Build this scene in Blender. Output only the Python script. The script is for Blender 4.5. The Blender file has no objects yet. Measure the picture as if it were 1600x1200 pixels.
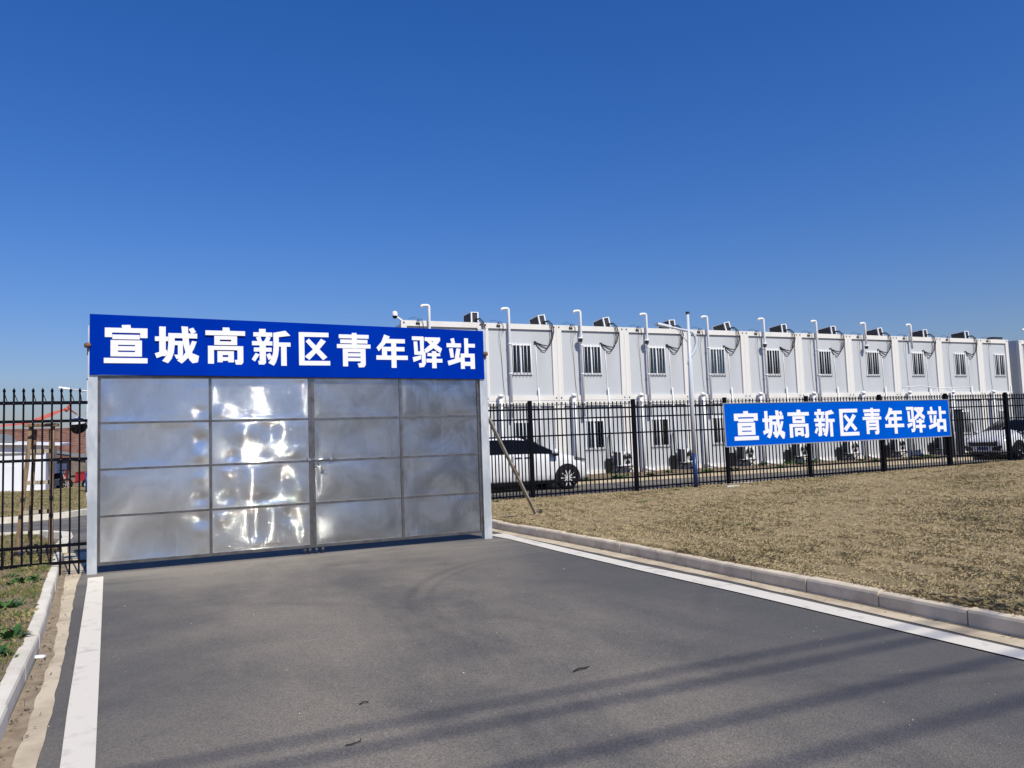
import bpy, math, random
import numpy as np
from mathutils import Vector, Matrix

random.seed(7)
rng = np.random.default_rng(11)
S = bpy.context.scene
COL = S.collection
R = math.radians

# ------------------------------------------------------------------ camera
CAM = Vector((0.932, -11.389, 1.5))
PITCH, ROLL, YAW, FPX = R(4.270), R(-2.0245), R(24.051), 1205.35
fw = Vector((math.sin(YAW) * math.cos(PITCH), math.cos(YAW) * math.cos(PITCH), math.sin(PITCH)))
rt = Vector((math.cos(YAW), -math.sin(YAW), 0))
up = rt.cross(fw)
r2 = math.cos(ROLL) * rt + math.sin(ROLL) * up
u2 = -math.sin(ROLL) * rt + math.cos(ROLL) * up
cd = bpy.data.cameras.new('camera')
cd.sensor_fit = 'HORIZONTAL'
cd.sensor_width = 36.0
cd.lens = FPX / 1600 * 36.0
cd.clip_start, cd.clip_end = 0.1, 3000
cam = bpy.data.objects.new('camera', cd)
cam.matrix_world = Matrix(((r2.x, u2.x, -fw.x, CAM.x), (r2.y, u2.y, -fw.y, CAM.y), (r2.z, u2.z, -fw.z, CAM.z), (0, 0, 0, 1)))
COL.objects.link(cam)
S.camera = cam

# ------------------------------------------------------------------ sky, sun, exposure
SUN_AZ, SUN_EL = R(171.5), R(48)
w = bpy.data.worlds.new('World')
S.world = w
w.use_nodes = True
wn = w.node_tree
sk = wn.nodes.new('ShaderNodeTexSky')
sk.sky_type = 'NISHITA'
sk.sun_disc = False
sk.sun_elevation, sk.sun_rotation = SUN_EL, SUN_AZ
sk.altitude, sk.air_density, sk.dust_density, sk.ozone_density = 0, 1.5, 0.8, 6.0
bg = wn.nodes['Background']
bg.inputs[1].default_value = 0.071
# uniform colour response of the phone camera: a little more saturation, cooler blue
hs = wn.nodes.new('ShaderNodeHueSaturation')
hs.inputs['Saturation'].default_value = 1.3
wb = wn.nodes.new('ShaderNodeMix')
wb.data_type, wb.blend_type = 'RGBA', 'MULTIPLY'
wb.inputs[0].default_value = 1.0
wb.inputs[7].default_value = (.95, 1.0, 1.52, 1)
wn.links.new(sk.outputs[0], hs.inputs['Color'])
wn.links.new(hs.outputs[0], wb.inputs[6])
wn.links.new(wb.outputs[2], bg.inputs[0])
sd = bpy.data.lights.new('sun', 'SUN')
sd.energy, sd.angle, sd.color = 4.8, R(0.53), (1.0, 0.945, 0.80)
sun = bpy.data.objects.new('sun', sd)
sdir = Vector((math.sin(SUN_AZ) * math.cos(SUN_EL), math.cos(SUN_AZ) * math.cos(SUN_EL), math.sin(SUN_EL)))
sun.rotation_euler = sdir.to_track_quat('Z', 'Y').to_euler()
sun.location = (0, -20, 30)
COL.objects.link(sun)
S.view_settings.view_transform = 'Standard'
S.view_settings.look = 'None'
S.view_settings.exposure = 0.0
S.view_settings.gamma = 1.0
S.view_settings.use_curve_mapping = False
S.cycles.max_bounces = 8

# ------------------------------------------------------------------ materials
MATS = {}


def _mix(nt, a, b, fac):
    n = nt.nodes.new('ShaderNodeMix')
    n.data_type = 'RGBA'
    for i, v in ((6, a), (7, b)):
        if isinstance(v, (tuple, list)):
            n.inputs[i].default_value = (*v, 1)
        else:
            nt.links.new(v, n.inputs[i])
    if isinstance(fac, float):
        n.inputs[0].default_value = fac
    else:
        nt.links.new(fac, n.inputs[0])
    return n.outputs[2]


def _noise(nt, scale, detail=4, rough=.55, vec=None, dist=0.0):
    n = nt.nodes.new('ShaderNodeTexNoise')
    n.inputs['Scale'].default_value = scale
    n.inputs['Detail'].default_value = detail
    n.inputs['Roughness'].default_value = rough
    n.inputs['Distortion'].default_value = dist
    if vec is not None:
        nt.links.new(vec, n.inputs['Vector'])
    return n.outputs['Fac']


def _ramp(nt, src, lo, hi, a=0.0, b=1.0):
    n = nt.nodes.new('ShaderNodeMapRange')
    n.inputs['From Min'].default_value = lo
    n.inputs['From Max'].default_value = hi
    n.inputs['To Min'].default_value = a
    n.inputs['To Max'].default_value = b
    nt.links.new(src, n.inputs['Value'])
    return n.outputs[0]


def _coord(nt, scale=(1, 1, 1), kind='Object', rot=(0, 0, 0)):
    t = nt.nodes.new('ShaderNodeTexCoord')
    m = nt.nodes.new('ShaderNodeMapping')
    m.inputs['Scale'].default_value = scale
    m.inputs['Rotation'].default_value = rot
    nt.links.new(t.outputs[kind], m.inputs['Vector'])
    return m.outputs[0]


def _bump(nt, bs, h, strength, dist=0.01):
    n = nt.nodes.new('ShaderNodeBump')
    n.inputs['Strength'].default_value = strength
    n.inputs['Distance'].default_value = dist
    nt.links.new(h, n.inputs['Height'])
    nt.links.new(n.outputs[0], bs.inputs['Normal'])
    return n


def mat(name, col=(.5, .5, .5), rough=.6, metal=0.0, col2=None, scale=3.0, lo=.4, hi=.65, bump=0.0, bscale=60, stretch=(1, 1, 1), spec=.5):
    """Principled material; col2 mottles in by noise (dirt, wear, weathering)."""
    m = bpy.data.materials.new(name)
    m.use_nodes = True
    nt = m.node_tree
    bs = nt.nodes['Principled BSDF']
    bs.inputs['Base Color'].default_value = (*col, 1)
    bs.inputs['Roughness'].default_value = rough
    bs.inputs['Metallic'].default_value = metal
    bs.inputs['Specular IOR Level'].default_value = spec
    v = _coord(nt, stretch)
    if col2:
        f = _ramp(nt, _noise(nt, scale, 6, .6, v), lo, hi)
        nt.links.new(_mix(nt, col, col2, f), bs.inputs['Base Color'])
    if bump:
        _bump(nt, bs, _noise(nt, bscale, 3, .6, v), bump, .004)
    MATS[name] = m
    return m


M_white_steel = mat('white_steel', (.72, .70, .67), .45, 0, (.60, .56, .50), 1.3, .5, .85, stretch=(1, 1, .3))
M_panel = mat('grey_white_panel', (.495, .515, .54), .5, 0, (.42, .435, .45), .8, .5, .85, bump=.02, bscale=2, stretch=(1, 1, .25))
M_pvc = mat('white_plastic', (.76, .77, .79), .4, 0, (.6, .6, .58), 4, .55, .9)
M_hose = mat('black_hose', (.012, .012, .013), .6)
M_black = mat('black_fence_paint', (.004, .0045, .008), .5, 0, (.008, .007, .008), 6, .5, .8, spec=.06)
M_black_worn = mat('worn_fence_paint', (.005, .005, .008), .5, 0, (.05, .026, .016), 2.2, .52, .74, spec=.06)
M_hole = mat('dark_hole', (.01, .01, .01), .8)
M_galv = mat('galvanised_steel', (.50, .54, .57), .42, .55, (.70, .72, .73), 5, .42, .6, bump=.05, bscale=40, stretch=(1, 1, .35))
M_rust = mat('rusty_iron', (.10, .045, .025), .8, 0, (.22, .12, .07), 25, .4, .6, bump=.4, bscale=80)
M_timber = mat('weathered_timber', (.30, .205, .12), .75, 0, (.11, .075, .045), 8, .4, .65, bump=.2, bscale=40, stretch=(4, 4, .4))
M_timber_grey = mat('grey_timber', (.40, .345, .26), .75, 0, (.27, .19, .12), 5, .5, .7, bump=.2, bscale=30, stretch=(3, 3, .5))
M_prop = mat('weathered_grey_prop', (.36, .335, .29), .7, 0, (.24, .20, .15), 5, .5, .7, bump=.1, bscale=30)
M_steel_dark = mat('steel_frame', (.25, .24, .235), .36, 1.0, (.15, .135, .12), 7, .45, .7, bump=.03, bscale=30)
M_steel_shine = mat('bright_steel', (.75, .75, .74), .22, 1.0)
M_blue = mat('blue_sign_film', (.0002, .024, .31), .5, 0, (.0003, .030, .36), .9, .4, .7, bump=.006, bscale=1.2, spec=.0)
M_blue2 = mat('sky_blue_sign_film', (.0002, .082, .50), .55, 0, (.0004, .092, .53), 1.2, .4, .7, spec=.0)
M_alu = mat('aluminium_edge', (.55, .57, .6), .4, .8)
M_letter = mat('white_lettering', (.80, .80, .84), .5)
M_polewhite = mat('white_pole_paint', (.52, .565, .63), .35, 0, (.55, .55, .55), 3, .55, .9)
M_poleblue = mat('blue_pole_paint', (.006, .03, .15), .4, 0, (.01, .04, .12), 5, .5, .8)
M_glass_dark = mat('tinted_glass', (.004, .005, .007), .12, spec=.12)
M_carpaint = mat('white_car_paint', (.76, .77, .80), .22)
M_carpaint.node_tree.nodes['Principled BSDF'].inputs['Coat Weight'].default_value = .6
M_cartrim = mat('black_car_trim', (.010, .010, .011), .35)
M_tyre = mat('tyre_rubber', (.007, .007, .008), .8, spec=.2)
M_alloy = mat('alloy_wheel', (.72, .73, .75), .35, .4)
M_lens = mat('headlight_lens', (.10, .11, .13), .08)
M_plate = mat('blue_plate', (.02, .07, .25), .4)
M_acgrille = mat('dark_ac_coil', (.02, .021, .024), .55, 0, (.035, .035, .04), 30, .4, .6)
M_roofgrey = mat('grey_roof_sheet', (.17, .18, .17), .6, 0, (.24, .23, .2), 2, .4, .7)
M_rooftile = mat('brown_roof_tile', (.20, .105, .075), .75, 0, (.12, .05, .035), 2.5, .4, .65)
M_brick = mat('grey_brick', (.15, .12, .105), .85, 0, (.22, .19, .16), 6, .4, .7)
M_wall = mat('white_render', (.72, .74, .80), .6, 0, (.62, .63, .66), 1, .45, .8)
M_red = mat('red_paint', (.32, .02, .025), .4)
M_ribbon = mat('faded_red_tape', (.45, .07, .045), .55)
M_cabinet = mat('dark_cabinet_paint', (.012, .014, .018), .5)
M_stone = mat('pale_stone', (.55, .53, .49), .8, 0, (.4, .38, .34), 12, .4, .7)
M_paper = mat('white_paper', (.78, .78, .8), .6)
M_twig = mat('dark_twig', (.025, .018, .014), .8)
M_moon = mat('moon_lit_crescent', (.34, .42, .58), .9)


def asphalt(name, c1, c2, c3, marks=True):
    m = bpy.data.materials.new(name)
    m.use_nodes = True
    nt = m.node_tree
    bs = nt.nodes['Principled BSDF']
    v = _coord(nt)
    big = _ramp(nt, _noise(nt, .38, 5, .6, _coord(nt, (1.25, .55, 1), rot=(0, 0, .12)), .5), .43, .58)
    mid = _ramp(nt, _noise(nt, 1.6, 6, .65, v), .4, .68)
    c = _mix(nt, c1, c2, big)
    c = _mix(nt, c, c3, _ramp(nt, mid, 0, 1, 0, .45))
    fine = _noise(nt, 70, 3, .75, v)
    vo = nt.nodes.new('ShaderNodeTexVoronoi')
    vo.inputs['Scale'].default_value = 120
    nt.links.new(v, vo.inputs['Vector'])
    ag = _ramp(nt, vo.outputs['Color'], .1, .95, .68, 1.34)
    mul = nt.nodes.new('ShaderNodeMix')
    mul.data_type, mul.blend_type = 'RGBA', 'MULTIPLY'
    mul.inputs[0].default_value = 1
    nt.links.new(c, mul.inputs[6])
    nt.links.new(ag, mul.inputs[7])
    c = mul.outputs[2]
    if marks:
        # pale scuffs dragged across the surface and dry dust near the gate
        sv = _coord(nt, (1.1, 16, 1), rot=(0, 0, .14))
        sc = _noise(nt, 1.3, 5, .62, sv, .2)
        sel = _ramp(nt, _noise(nt, .55, 2, .5, v), .5, .64)
        mm = nt.nodes.new('ShaderNodeMath')
        mm.operation = 'MULTIPLY'
        nt.links.new(_ramp(nt, sc, .62, .72, 0, .6), mm.inputs[0])
        nt.links.new(sel, mm.inputs[1])
        c = _mix(nt, c, (.34, .31, .27), mm.outputs[0])
        # fine pale scratches in short dashes
        s2 = _noise(nt, 2.2, 3, .5, _coord(nt, (1.0, 34, 1), rot=(0, 0, -.35)), .1)
        sel2 = _ramp(nt, _noise(nt, 1.1, 3, .55, _coord(nt, (1, 1, 1))), .57, .64)
        m2 = nt.nodes.new('ShaderNodeMath')
        m2.operation = 'MULTIPLY'
        nt.links.new(_ramp(nt, s2, .68, .73, 0, .5), m2.inputs[0])
        nt.links.new(sel2, m2.inputs[1])
        c = _mix(nt, c, (.40, .37, .33), m2.outputs[0])
        sp = nt.nodes.new('ShaderNodeSeparateXYZ')
        nt.links.new(v, sp.inputs[0])
        # the driven middle is worn pale; the untrafficked edges keep their dark binder
        ax_ = nt.nodes.new('ShaderNodeMath')
        ax_.operation = 'SUBTRACT'
        nt.links.new(sp.outputs[0], ax_.inputs[0])
        ax_.inputs[1].default_value = 2.6
        ab_ = nt.nodes.new('ShaderNodeMath')
        ab_.operation = 'ABSOLUTE'
        nt.links.new(ax_.outputs[0], ab_.inputs[0])
        nz_ = nt.nodes.new('ShaderNodeMath')
        nz_.operation = 'MULTIPLY_ADD'
        nt.links.new(_noise(nt, .8, 5, .6, v, .3), nz_.inputs[0])
        nz_.inputs[1].default_value = 2.4
        nt.links.new(ab_.outputs[0], nz_.inputs[2])
        c = _mix(nt, c, (.082, .080, .080), _ramp(nt, nz_.outputs[0], 2.2, 4.2, 0, .75))
        # dry dust swept up in front of the gate
        dz = nt.nodes.new('ShaderNodeMath')
        dz.operation = 'MULTIPLY'
        nt.links.new(_ramp(nt, sp.outputs[1], -2.6, -.2, 0, .65), dz.inputs[0])
        nt.links.new(_ramp(nt, _noise(nt, .9, 6, .65, _coord(nt, (.5, 1.6, 1)), .4), .40, .62), dz.inputs[1])
        c = _mix(nt, c, (.25, .222, .185), dz.outputs[0])
    if marks:
        # tyre scrubs: arcs of dark rubber where cars swing in to the gate
        for (cx, cy, rad, wd_, st_) in ((6.3, -5.0, 3.40, .09, .36), (6.3, -5.0, 3.20, .06, .28), (-1.6, -8.4, 6.1, .12, .18), (9.5, -9.0, 5.4, .10, .15)):
            dn = nt.nodes.new('ShaderNodeVectorMath')
            dn.operation = 'DISTANCE'
            nt.links.new(v, dn.inputs[0])
            dn.inputs[1].default_value = (cx, cy, 0)
            sb = nt.nodes.new('ShaderNodeMath')
            sb.operation = 'SUBTRACT'
            nt.links.new(dn.outputs['Value'], sb.inputs[0])
            sb.inputs[1].default_value = rad
            ab = nt.nodes.new('ShaderNodeMath')
            ab.operation = 'ABSOLUTE'
            nt.links.new(sb.outputs[0], ab.inputs[0])
            ml = nt.nodes.new('ShaderNodeMath')
            ml.operation = 'MULTIPLY'
            nt.links.new(_ramp(nt, ab.outputs[0], 0, wd_, st_, 0), ml.inputs[0])
            nt.links.new(_ramp(nt, _noise(nt, .7, 4, .6, v), .40, .60), ml.inputs[1])
            c = _mix(nt, c, (.035, .033, .034), ml.outputs[0])
    nt.links.new(c, bs.inputs['Base Color'])
    bs.inputs['Roughness'].default_value = .82
    bs.inputs['Specular IOR Level'].default_value = .35
    ad = nt.nodes.new('ShaderNodeMath')
    ad.operation = 'ADD'
    nt.links.new(vo.outputs['Distance'], ad.inputs[0])
    nt.links.new(fine, ad.inputs[1])
    _bump(nt, bs, ad.outputs[0], .55, .006)
    MATS[name] = m
    return m


M_asphalt = asphalt('worn_asphalt', (.190, .168, .140), (.112, .104, .096), (.236, .203, .162))
M_yardasphalt = asphalt('yard_asphalt', (.10, .10, .105), (.085, .085, .09), (.12, .11, .10), False)


def ground_mat(name, cols, scale=.5, bump=.5, fs=60):
    m = bpy.data.materials.new(name)
    m.use_nodes = True
    nt = m.node_tree
    bs = nt.nodes['Principled BSDF']
    v = _coord(nt)
    c = _mix(nt, cols[0], cols[1], _ramp(nt, _noise(nt, scale, 6, .65, v, .3), .4, .62))
    c = _mix(nt, c, cols[2], _ramp(nt, _noise(nt, scale * 7, 5, .7, v), .5, .72))
    fine = _noise(nt, fs, 4, .8, v)
    c = _mix(nt, c, cols[3], _ramp(nt, fine, .5, .75))
    nt.links.new(c, bs.inputs['Base Color'])
    bs.inputs['Roughness'].default_value = .95
    bs.inputs['Specular IOR Level'].default_value = .1
    _bump(nt, bs, fine, bump, .012)
    MATS[name] = m
    return m


M_lawn = ground_mat('dry_lawn_soil', [(.315, .24, .142), (.235, .183, .105), (.185, .158, .08), (.19, .143, .085)])
M_soil = ground_mat('bare_soil', [(.24, .18, .125), (.19, .145, .10), (.11, .10, .055), (.12, .09, .06)], .9)
M_field = ground_mat('far_field', [(.17, .14, .08), (.13, .12, .065), (.10, .10, .05), (.12, .09, .06)], .05, .2, 4)
M_concrete = mat('kerb_concrete', (.70, .60, .46), .85, 0, (.46, .38, .285), 3.5, .42, .72, bump=.15, bscale=60)
M_kerbleft = mat('pale_kerb_concrete', (.72, .67, .57), .85, 0, (.52, .465, .375), 4, .42, .74, bump=.15, bscale=60)
M_gutter = mat('gutter_concrete', (.56, .475, .345), .9, 0, (.38, .305, .21), 2.2, .42, .66, bump=.4, bscale=50)
M_line = mat('road_marking_paint', (.68, .63, .54), .7, 0, (.36, .33, .29), 5, .54, .80, bump=.25, bscale=60)


def vcol_mat(name, a, b, c, rough=.8, trans=.0):
    """Leaf / blade material: mixes three colours by the 'tint' attribute of each blade."""
    m = bpy.data.materials.new(name)
    m.use_nodes = True
    nt = m.node_tree
    bs = nt.nodes['Principled BSDF']
    at = nt.nodes.new('ShaderNodeAttribute')
    at.attribute_name = 'tint'
    f = at.outputs['Fac']
    x = _mix(nt, a, b, _ramp(nt, f, 0, .6))
    x = _mix(nt, x, c, _ramp(nt, f, .72, .95))
    nt.links.new(x, bs.inputs['Base Color'])
    bs.inputs['Roughness'].default_value = rough
    bs.inputs['Specular IOR Level'].default_value = .2
    MATS[name] = m
    return m


M_grass = vcol_mat('dry_grass', (.46, .365, .215), (.28, .222, .122), (.15, .16, .06))
M_greengrass = vcol_mat('verge_grass', (.36, .28, .15), (.19, .17, .07), (.065, .13, .03))
M_weed = vcol_mat('weed_leaf', (.03, .085, .02), (.05, .12, .03), (.12, .15, .05), .5)


def steel_panel_mat(name, light, dark, streak, r0, r1, groove):
    m = bpy.data.materials.new(name)
    m.use_nodes = True
    nt = m.node_tree
    bs = nt.nodes['Principled BSDF']
    bs.inputs['Metallic'].default_value = 1
    bs.inputs['Anisotropic'].default_value = .9
    tg = nt.nodes.new('ShaderNodeTangent')
    tg.direction_type = 'UV_MAP'
    tg.uv_map = 'UVMap'
    nt.links.new(tg.outputs[0], bs.inputs['Tangent'])
    t = nt.nodes.new('ShaderNodeNewGeometry')
    mp = nt.nodes.new('ShaderNodeMapping')
    nt.links.new(t.outputs['Position'], mp.inputs['Vector'])
    v = mp.outputs[0]
    smear = _noise(nt, 1.7, 5, .62, v, 1.3)
    mp2 = nt.nodes.new('ShaderNodeMapping')
    mp2.inputs['Scale'].default_value = (9, 9, 1.0)
    nt.links.new(t.outputs['Position'], mp2.inputs['Vector'])
    drip = _noise(nt, 2.0, 4, .6, mp2.outputs[0])
    c = _mix(nt, light, dark, _ramp(nt, smear, .38, .64))
    c = _mix(nt, c, streak, _ramp(nt, drip, .56, .74, 0, .5))
    nt.links.new(c, bs.inputs['Base Color'])
    nt.links.new(_ramp(nt, smear, .3, .7, r0, r1), bs.inputs['Roughness'])
    # horizontal brushing: hair-fine grooves tip the normal up and down, hardly sideways
    mp3 = nt.nodes.new('ShaderNodeMapping')
    mp3.inputs['Scale'].default_value = (9100, 9100, 9100)
    nt.links.new(t.outputs['Position'], mp3.inputs['Vector'])
    wn_ = nt.nodes.new('ShaderNodeTexWhiteNoise')
    nt.links.new(mp3.outputs[0], wn_.inputs['Vector'])
    sp_ = nt.nodes.new('ShaderNodeSeparateColor')
    nt.links.new(wn_.outputs['Color'], sp_.inputs[0])
    near = _ramp(nt, sp_.outputs[0], 0, 1, -.10, .10)      # most grooves are shallow
    wide = _ramp(nt, sp_.outputs[0], 0, 1, -.62, .62)      # a few are steep
    cut = nt.nodes.new('ShaderNodeMath')
    cut.operation = 'LESS_THAN'
    nt.links.new(sp_.outputs[1], cut.inputs[0])
    cut.inputs[1].default_value = groove
    gm = nt.nodes.new('ShaderNodeMix')
    gm.data_type = 'FLOAT'
    nt.links.new(cut.outputs[0], gm.inputs[0])
    nt.links.new(near, gm.inputs[2])
    nt.links.new(wide, gm.inputs[3])
    gr = gm.outputs[0]
    # a quarter of the surface is hazed by wiping and handling: a little sideways spread
    haz = nt.nodes.new('ShaderNodeMath')
    haz.operation = 'LESS_THAN'
    nt.links.new(sp_.outputs[2], haz.inputs[0])
    haz.inputs[1].default_value = .30
    hx = nt.nodes.new('ShaderNodeMath')
    hx.operation = 'MULTIPLY'
    nt.links.new(haz.outputs[0], hx.inputs[0])
    pw = nt.nodes.new('ShaderNodeMath')
    pw.operation = 'POWER'
    nt.links.new(_ramp(nt, sp_.outputs[2], 0, .30, -.55, .55), pw.inputs[0])
    pw.inputs[1].default_value = 3
    nt.links.new(pw.outputs[0], hx.inputs[1])
    cb = nt.nodes.new('ShaderNodeCombineXYZ')
    nt.links.new(hx.outputs[0], cb.inputs[0])
    nt.links.new(gr, cb.inputs[2])
    ad = nt.nodes.new('ShaderNodeVectorMath')
    ad.operation = 'ADD'
    nt.links.new(t.outputs['Normal'], ad.inputs[0])
    nt.links.new(cb.outputs[0], ad.inputs[1])
    nm = nt.nodes.new('ShaderNodeVectorMath')
    nm.operation = 'NORMALIZE'
    nt.links.new(ad.outputs[0], nm.inputs[0])
    nt.links.new(nm.outputs[0], bs.inputs['Normal'])
    MATS[m.name] = m
    return m


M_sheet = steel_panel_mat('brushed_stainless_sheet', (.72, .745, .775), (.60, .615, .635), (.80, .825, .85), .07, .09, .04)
M_sheet_dark = steel_panel_mat('smeared_stainless_sheet', (.45, .47, .495), (.275, .285, .295), (.57, .59, .615), .14, .20, .06)  # darker, rougher copy of the sheet for the right leaf


def pane_mat():
    m = bpy.data.materials.new('window_glass')
    m.use_nodes = True
    nt = m.node_tree
    out = nt.nodes['Material Output']
    nt.nodes.remove(nt.nodes['Principled BSDF'])
    g = nt.nodes.new('ShaderNodeBsdfGlossy')
    g.inputs['Roughness'].default_value = .03
    tr = nt.nodes.new('ShaderNodeBsdfTransparent')
    tr.inputs[0].default_value = (.80, .86, .86, 1)
    fr = nt.nodes.new('ShaderNodeFresnel')
    fr.inputs[0].default_value = 1.5
    mx = nt.nodes.new('ShaderNodeMixShader')
    nt.links.new(fr.outputs[0], mx.inputs[0])
    nt.links.new(tr.outputs[0], mx.inputs[1])
    nt.links.new(g.outputs[0], mx.inputs[2])
    nt.links.new(mx.outputs[0], out.inputs[0])
    MATS[m.name] = m
    return m


M_pane = pane_mat()
M_curtain_blue = mat('blue_grey_curtain', (.17, .21, .32), .9, 0, (.10, .13, .21), 14, .4, .6, stretch=(3, 1, .05))
M_curtain_teal = mat('pale_teal_curtain', (.36, .48, .48), .9, 0, (.25, .35, .36), 14, .4, .6, stretch=(3, 1, .05))
M_curtain_white = mat('white_curtain', (.55, .57, .62), .9, 0, (.4, .42, .47), 14, .4, .6, stretch=(3, 1, .05))
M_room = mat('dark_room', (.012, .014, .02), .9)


# ------------------------------------------------------------------ mesh helpers
class MB:
    """Collects shapes for ONE mesh object."""

    def __init__(self):
        self.v, self.f, self.m, self.mats, self.sm = [], [], [], [], []

    def slot(self, m):
        if m not in self.mats:
            self.mats.append(m)
        return self.mats.index(m)

    def add(self, vs, fs, m, smooth=False):
        o, k = len(self.v), self.slot(m)
        self.v += [tuple(p) for p in vs]
        for f in fs:
            self.f.append(tuple(i + o for i in f))
            self.m.append(k)
            self.sm.append(smooth)
        return self

    def box(self, a, b, m, bev=0.0):
        x0, y0, z0 = (min(a[i], b[i]) for i in range(3))
        x1, y1, z1 = (max(a[i], b[i]) for i in range(3))
        return self.hexa([(x0, y0, z0), (x1, y0, z0), (x1, y1, z0), (x0, y1, z0), (x0, y0, z1), (x1, y0, z1), (x1, y1, z1), (x0, y1, z1)], m)

    def hexa(self, p, m):
        return self.add(p, [(3, 2, 1, 0), (4, 5, 6, 7), (0, 1, 5, 4), (1, 2, 6, 5), (2, 3, 7, 6), (3, 0, 4, 7)], m)

    def beam(self, p, q, wx, wy, m, upv=(0, 0, 1)):
        p, q = Vector(p), Vector(q)
        d = (q - p).normalized()
        u = Vector(upv)
        if abs(d.dot(u)) > .95:
            u = Vector((0, 1, 0))
        s = d.cross(u).normalized()
        t = s.cross(d).normalized()
        vs = [c + s * (a * wx / 2) + t * (b * wy / 2) for c in (p, q) for a, b in ((-1, -1), (1, -1), (1, 1), (-1, 1))]
        return self.hexa(vs, m)

    def tube(self, pts, r, m, n=8, cap=True):
        pts = [Vector(p) for p in pts]
        rs = r if isinstance(r, (list, tuple)) else [r] * len(pts)
        vs, fs = [], []
        prev = None
        for i, p in enumerate(pts):
            d = ((pts[min(i + 1, len(pts) - 1)] - pts[max(i - 1, 0)])).normalized()
            if prev is None:
                a = Vector((0, 0, 1)) if abs(d.z) < .9 else Vector((1, 0, 0))
                s = d.cross(a).normalized()
            else:
                s = (prev - d * prev.dot(d)).normalized()
            prev = s
            t = d.cross(s)
            for k in range(n):
                an = 2 * math.pi * k / n
                vs.append(p + (s * math.cos(an) + t * math.sin(an)) * rs[i])
        for i in range(len(pts) - 1):
            for k in range(n):
                a, b = i * n + k, i * n + (k + 1) % n
                fs.append((a, b, b + n, a + n))
        if cap:
            fs.append(tuple(range(n - 1, -1, -1)))
            fs.append(tuple((len(pts) - 1) * n + k for k in range(n)))
        return self.add(vs, fs, m, True)

    def lathe(self, prof, c, axis, m, n=24, smooth=True):
        """prof: (radius, offset along axis)."""
        ax = Vector(axis).normalized()
        a = Vector((0, 0, 1)) if abs(ax.z) < .9 else Vector((1, 0, 0))
        s = ax.cross(a).normalized()
        t = ax.cross(s)
        c = Vector(c)
        vs = [c + ax * h + (s * math.cos(2 * math.pi * k / n) + t * math.sin(2 * math.pi * k / n)) * r for r, h in prof for k in range(n)]
        fs = [(i * n + k, i * n + (k + 1) % n, (i + 1) * n + (k + 1) % n, (i + 1) * n + k) for i in range(len(prof) - 1) for k in range(n)]
        return self.add(vs, fs, m, smooth)

    def prism(self, poly, m, o, ux, uy, depth):
        """polygon (2D) in the plane o + x*ux + y*uy, extruded along ux cross uy by depth."""
        o, ux, uy = Vector(o), Vector(ux), Vector(uy)
        nrm = ux.cross(uy).normalized()
        ar = sum(poly[i][0] * poly[(i + 1) % len(poly)][1] - poly[(i + 1) % len(poly)][0] * poly[i][1] for i in range(len(poly)))
        if ar < 0:
            poly = poly[::-1]
        n = len(poly)
        b = [o + ux * x + uy * y for x, y in poly]
        f = [p + nrm * depth for p in b]
        return self.add(b + f, [tuple(range(n, 2 * n)), tuple(range(n - 1, -1, -1))] + [(i, (i + 1) % n, (i + 1) % n + n, i + n) for i in range(n)], m)

    def mesh(self, name):
        me = bpy.data.meshes.new(name)
        me.from_pydata(self.v, [], self.f)
        for m in self.mats:
            me.materials.append(m)
        me.polygons.foreach_set('material_index', self.m)
        me.polygons.foreach_set('use_smooth', self.sm)
        me.update()
        return me

    def build(self, name, parent=None, loc=(0, 0, 0), **kw):
        o = bpy.data.objects.new(name, self.mesh(name))
        return link(o, parent, loc, **kw)


def link(o, parent=None, loc=(0, 0, 0), label=None, cat=None, group=None, kind=None, rot=None):
    COL.objects.link(o)
    o.location = loc
    if rot:
        o.rotation_euler = rot
    if parent is not None:
        o.parent = parent
    tag(o, label, cat, group, kind)
    return o


def tag(o, label=None, cat=None, group=None, kind=None):
    for k, v in (('label', label), ('category', cat), ('group', group), ('kind', kind)):
        if v:
            o[k] = v
    return o


def thing(name, label, cat, loc=(0, 0, 0), rot=None, group=None):
    o = bpy.data.objects.new(name, None)
    o.empty_display_size = .2
    return link(o, None, loc, label, cat, group, None, rot)


def inst(name, me, parent=None, loc=(0, 0, 0), rot=None, **kw):
    return link(bpy.data.objects.new(name, me), parent, loc, rot=rot, **kw)


def copy_tree(o, parent=None):
    c = o.copy()
    COL.objects.link(c)
    if parent is not None:
        c.parent = parent
    for ch in list(o.children):
        copy_tree(ch, c)
    return c


def np_mesh(name, v, f, mats, tint=None, smooth=False):
    """Fast mesh from numpy arrays; f is (n,3) or (n,4)."""
    me = bpy.data.meshes.new(name)
    k = f.shape[1]
    me.vertices.add(len(v))
    me.vertices.foreach_set('co', v.astype(np.float32).ravel())
    me.loops.add(f.size)
    me.loops.foreach_set('vertex_index', f.astype(np.int32).ravel())
    me.polygons.add(len(f))
    me.polygons.foreach_set('loop_start', np.arange(0, f.size, k, dtype=np.int32))
    me.polygons.foreach_set('loop_total', np.full(len(f), k, np.int32))
    for m in mats:
        me.materials.append(m)
    if smooth:
        me.polygons.foreach_set('use_smooth', np.ones(len(f), bool))
    me.update(calc_edges=True)
    if tint is not None:
        a = me.attributes.new('tint', 'FLOAT', 'POINT')
        a.data.foreach_set('value', tint.astype(np.float32))
    return me


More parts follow.
